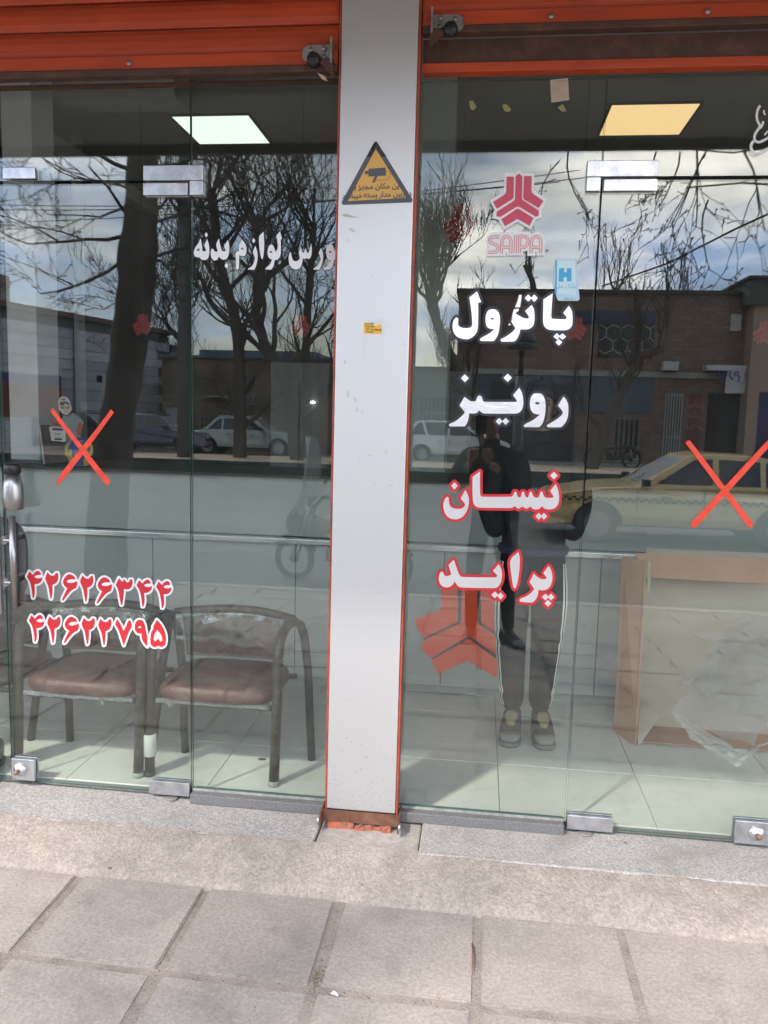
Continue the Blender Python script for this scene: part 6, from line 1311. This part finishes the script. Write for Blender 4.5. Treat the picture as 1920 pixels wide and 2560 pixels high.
def tree(name, loc, lab, trunk_pts, radii, limbs, seed, group=None, dep=4, up=.10, minr=.006, trunk_n=14, kids=(3, 4), buds=False, spread=.75, wig=.18):
    e = empty(name, loc); tag(e, lab, 'tree', group); o = Vector(loc); rnd = random.Random(seed)
    t = MB(); P = [Vector(p)-o for p in trunk_pts]
    # refine trunk with lumps
    Q = []; RR = []
    for i in range(len(P)-1):
        for k in range(5): u = k/5; Q.append(P[i].lerp(P[i+1], u)); RR.append((radii[i]*(1-u)+radii[i+1]*u)*(1+.07*noise.noise(Vector((i+u, seed, 0))*1.7)))
    Q.append(P[-1]); RR.append(radii[-1]); t.tube(Q, RR, trunk_n)
    tr = t.out('trunk', bark, e, smooth=True)
    for v_ in tr.data.vertices: v_.co += Vector((noise.noise(v_.co*5+Vector((seed, 0, 0))), noise.noise(v_.co*5+Vector((0, seed, 0))), 0))*radii[0]*.12
    mb, tw = MB(), MB()
    for (q, d, ln, r, dp) in limbs: grow(mb, tw, Vector(q)-o, d, ln, r, dp, rnd, up, spread, 5, buds, wig, minr, kids)
    if mb.v: mb.out('branches', bark, e, smooth=True)
    if tw.v: tw.out('twigs', twg, e)['kind'] = 'stuff'
    return e
# big tree at the near kerb
Yt = 5.15; tc_ = [ref(264, 1440, Yt), ref(268, 1300, Yt), ref(280, 1150, Yt), ref(303, 1000, Yt), ref(325, 850, Yt), ref(338, 740, Yt), ref(345, 640, Yt), ref(352, 540, Yt), ref(356, 440, Yt), ref(362, 200, Yt), ref(372, -100, Yt)]
tr_r = [.235, .215, .195, .178, .188, .175, .20, .168, .155, .15, .12]
nb_ = lambda px, py, Y=Yt: ref(px, py, Y)
limbs = []
def toward(p, q): return (q-p).normalized(), (q-p).length
for (a, b, r, dp) in (((310, 590), (0, 640, 4.4), .045, 4), ((308, 650), (90, 800, 4.2), .036, 4), ((325, 545), (170, 420, 4.6), .034, 3), ((318, 470), (60, 430, 5.6), .030, 4), ((395, 640), (560, 590, 5.4), .036, 4), ((395, 650), (470, 690, 4.6), .028, 3),
                     ((390, 530), (520, 400, 5.8), .032, 4), ((360, 700), (250, 850, 4.7), .02, 3), ((375, 560), (700, 470, 6.0), .04, 4), ((375, 480), (820, 560, 6.4), .036, 4), ((310, 520), (120, 560, 5.8), .026, 3), ((390, 600), (440, 480, 4.4), .02, 3), ((340, 430), (-40, 300, 4.4), .05, 4), ((380, 420), (640, 330, 4.6), .05, 4)):
    p = nb_(*a); q_ = ref(b[0], b[1], b[2]); d, l_ = toward(p, q_); limbs.append((p, d, l_*.8, r*.55, dp-1))
for k in range(7):
    a = k*.9; p = tc_[-1]+Vector((0, 0, -.3*k)); limbs.append((p, (math.cos(a), math.sin(a), 0.8), 2.2, .06, 3))
base = tc_[0].copy(); base.z = -.42; tc_[0] = base
tree('street_tree', tuple(base), 'big bare street tree with a thick trunk at the near kerb, mirrored left', tc_, tr_r, limbs, 21, 'bare street trees', up=.0, minr=.0045, trunk_n=20, buds=True, wig=.13, kids=(3, 4), spread=.8)
# near tree right with drooping branches (trunk beyond the frame)
bs_ = Vector((4.4, -5.1, -.42)); tp = [bs_, bs_+Vector((-.1, 0, 1.5)), bs_+Vector((-.25, 0, 3)), bs_+Vector((-.3, .1, 4.4)), bs_+Vector((-.4, .2, 6))]
limbs = []
def droop(pts, r):
    for a, b in zip(pts, pts[1:]): d, l_ = toward(a, b); limbs.append((a, d, l_, r, 3)); r *= .8
for a, b, l_, r, dp in (((1800, 300, 4.6), (1775, 600, 4.5), .9, .013, 2), ((1745, 330, 4.6), (1720, 560, 4.6), .8, .012, 2), ((1850, 330, 4.4), (1900, 620, 4.3), .9, .012, 2), ((1640, 380, 5.0), (1615, 560, 5.0), .45, .010, 2), ((1420, 380, 5.2), (1360, 540, 5.2), .6, .010, 2), ((1400, 400, 5.2), (1350, 520, 5.0), .7, .008, 2), ((1770, 500, 4.5), (1700, 760, 4.5), .6, .010, 2), ((1700, 380, 4.8), (1650, 480, 4.8), .5, .010, 2)):
    p = ref(a[0], a[1], a[2]); q_ = ref(b[0], b[1], b[2]); d, _l = toward(p, q_); limbs.append((p, d, l_, r, dp))
top = tp[-2]
for a in ((1800, 300, 4.6), (1745, 330, 4.6), (1850, 330, 4.4), (1640, 380, 5.0), (1420, 380, 5.2)):
    p = ref(*a); d, l_ = toward(top, p); limbs.append((top, d, l_, .018, 0))
for k in range(6): a = k*1.05; limbs.append((tp[-1], (math.cos(a), math.sin(a), .8), 2.0, .06, 3))
tree('street_tree', tuple(bs_), 'bare street tree whose drooping twigs hang into the top right glass', tp, [.22, .19, .17, .15, .11], limbs, 5, 'bare street trees', up=-.06, minr=.004, buds=True, wig=.2, spread=.8)
# trees across the street
def far_tree(px, pyb, Y, pts, r0, seed, lab, dep=4, hgt=2.6, kids=(3, 4), nl=5, up=.12, spread=.7):
    P = [ref(px, pyb, Y)]+[ref(x, y, Y) for x, y in pts]; P[0].z = -.3; rr = [r0*(1-.5*i/len(P)) for i in range(len(P))]; rnd = random.Random(seed); L_ = []
    for i in range(1, len(P)):
        for k in range(nl if i > len(P)-3 else 2):
            a = rnd.uniform(0, 6.28); L_.append((P[i-1].lerp(P[i], rnd.uniform(.5, 1)), (math.cos(a), math.sin(a)*.8, .9), hgt*rnd.uniform(.7, 1.1), rr[i]*.55, dep))
    return tree('street_tree', tuple(P[0]), lab, P, rr, L_, seed, 'bare street trees', up=up, minr=.011, kids=kids, spread=spread, wig=.16)
far_tree(600, 1150, 22.8, [(600, 1000), (598, 880), (588, 800), (560, 700), (540, 600), (530, 480)], .22, 31, 'dark bare tree behind the pale green car, left of two', dep=3, hgt=2.6, nl=5, kids=(3, 4))
far_tree(745, 1150, 22.6, [(725, 1000), (700, 920), (660, 860), (640, 780), (650, 660), (640, 540)], .22, 32, 'leaning dark bare tree nearer the pillar, right of two', dep=3, hgt=2.6, nl=5, kids=(3, 4))
far_tree(770, 1150, 23.8, [(768, 1000), (765, 880), (770, 760), (780, 640), (785, 560)], .17, 38, 'upright bare tree mirrored close to the left pillar edge', dep=3, hgt=2.2, nl=5, kids=(3, 4))
far_tree(1235, 1150, 23.4, [(1180, 980), (1120, 880), (1090, 800), (1080, 730), (1075, 720)], .20, 33, 'bare tree with fan of thin twigs against the sky right of the pillar', hgt=1.6, nl=5, spread=.55, up=.2)
far_tree(1475, 1160, 23.0, [(1520, 1050), (1560, 960), (1600, 890), (1660, 870)], .20, 34, 'bare tree leaning over the lattice window', dep=2, hgt=1.5, nl=3, up=.2, spread=.6)
far_tree(1345, 1150, 30.5, [(1348, 900), (1345, 780), (1330, 700), (1312, 662)], .16, 35, 'pollarded tree with cut stumps rising above the brick house', dep=2, hgt=.8, nl=2, up=.25, spread=.5)
far_tree(1535, 1150, 36.8, [(1535, 900), (1535, 780), (1538, 720)], .16, 36, 'thin bare tree rising behind the roof of the brick house', dep=3, hgt=1.7, nl=4, up=.25, spread=.5)
far_tree(1690, 1150, 36.8, [(1690, 900), (1688, 790), (1690, 735)], .12, 37, 'small bare tree behind the roof at the right', dep=3, hgt=1.2, nl=3, up=.25, spread=.45)
far_tree(440, 1150, 31.5, [(440, 1000), (450, 900), (450, 830), (455, 760)], .15, 39, 'small bare tree mirrored between trunk and lamp pole', dep=4, hgt=2.4, nl=5)
# pole, lamp, wires
q = ref(462, 1150, 22.0); e = empty('utility_pole', (q.x, -22, -.1)); tag(e, 'tall dark concrete utility pole mirrored right of the big trunk', 'pole')
MB().tube([(0, 0, 0), (0, 0, 5), (0, 0, 11)], [.24, .19, .13], 10).out('shaft', pm('dark concrete', (.10, .10, .095), .8), e, smooth=True)
MB().box((-.9, -.05, 9.6), (.9, .05, 9.72)).out('crossarm', pm('steel crossarm', (.1, .1, .1), .6), e)
for x in (-.8, 0, .8): MB().lathe([(.04, 0), (.06, .05), (.03, .12)], n=8).out('insulator', white, e, loc=(x, 0, 9.72))
Yl = 4.35; zt_ = ref(1308, 860, Yl); zg = zp(-Yl); e = empty('street_lamp', (zt_.x-.01, -Yl, zg)); tag(e, 'short grey street lamp with a dome head and perforated shaft, mirrored below the topmost word', 'street lamp')
lm = pm('lamp grey', (.085, .088, .095), .5); H = zt_.z-zg
MB().tube([(0, 0, .9), (0, 0, H-.28)], .046, 16).out('post', lm, e, smooth=True); MB().tube([(0, 0, H-.28), (0, 0, H-.06)], .024, 12).out('neck', black, e, smooth=True)
MB().tube([(0, 0, 0), (0, 0, .9)], .045, 16).out('perforated_sleeve', lm, e, smooth=True)
d = MB()
for k in range(34):
    for j_ in range(14):
        a = (j_+.5*(k % 2))*2*math.pi/14; z = .05+k*.025; d.box((-.006, -.002, -.006), (.006, .002, .006), Matrix.Translation((math.cos(a)*.0455, math.sin(a)*.0455, z)) @ Matrix.Rotation(a+math.pi/2, 4, 'Z') @ Matrix.Rotation(R(45), 4, 'Y'))
d.out('perforation', pm('perforation light', (.30, .31, .31), .6), e)['kind'] = 'stuff'
MB().lathe([(.03, -.05), (.125, -.045), (.128, .0), (.124, .004)], n=28).out('lamp_rim', lm, e, smooth=True, loc=(0, 0, H))
MB().lathe([(.122, .006), (.118, .045), (.100, .085), (.065, .112), (.02, .124)], n=28).out('lamp_dome', lm, e, smooth=True, loc=(0, 0, H))
for i, (a, b) in enumerate((((-200, 505, 22), (1400, 455, 22)), ((-200, 560, 23), (1450, 425, 22)), ((-200, 520, 20), (1500, 440, 20)), ((1540, 742, 26.5), (2300, 690, 24)))):
    p, q = ref(*a), ref(*b); pts = []
    for k in range(17): u = k/16; r_ = p.lerp(q, u); r_.z -= .35*4*u*(1-u); pts.append(r_)
    tag(MB().tube(pts, .014, 4).out('overhead_wire', black), ['lowest overhead wire sloping across the mirrored sky', 'steeper overhead wire crossing behind the big trunk', 'highest overhead wire near the canopy edge', 'overhead wire running to the tan house roof'][i], 'wire', 'overhead wires')
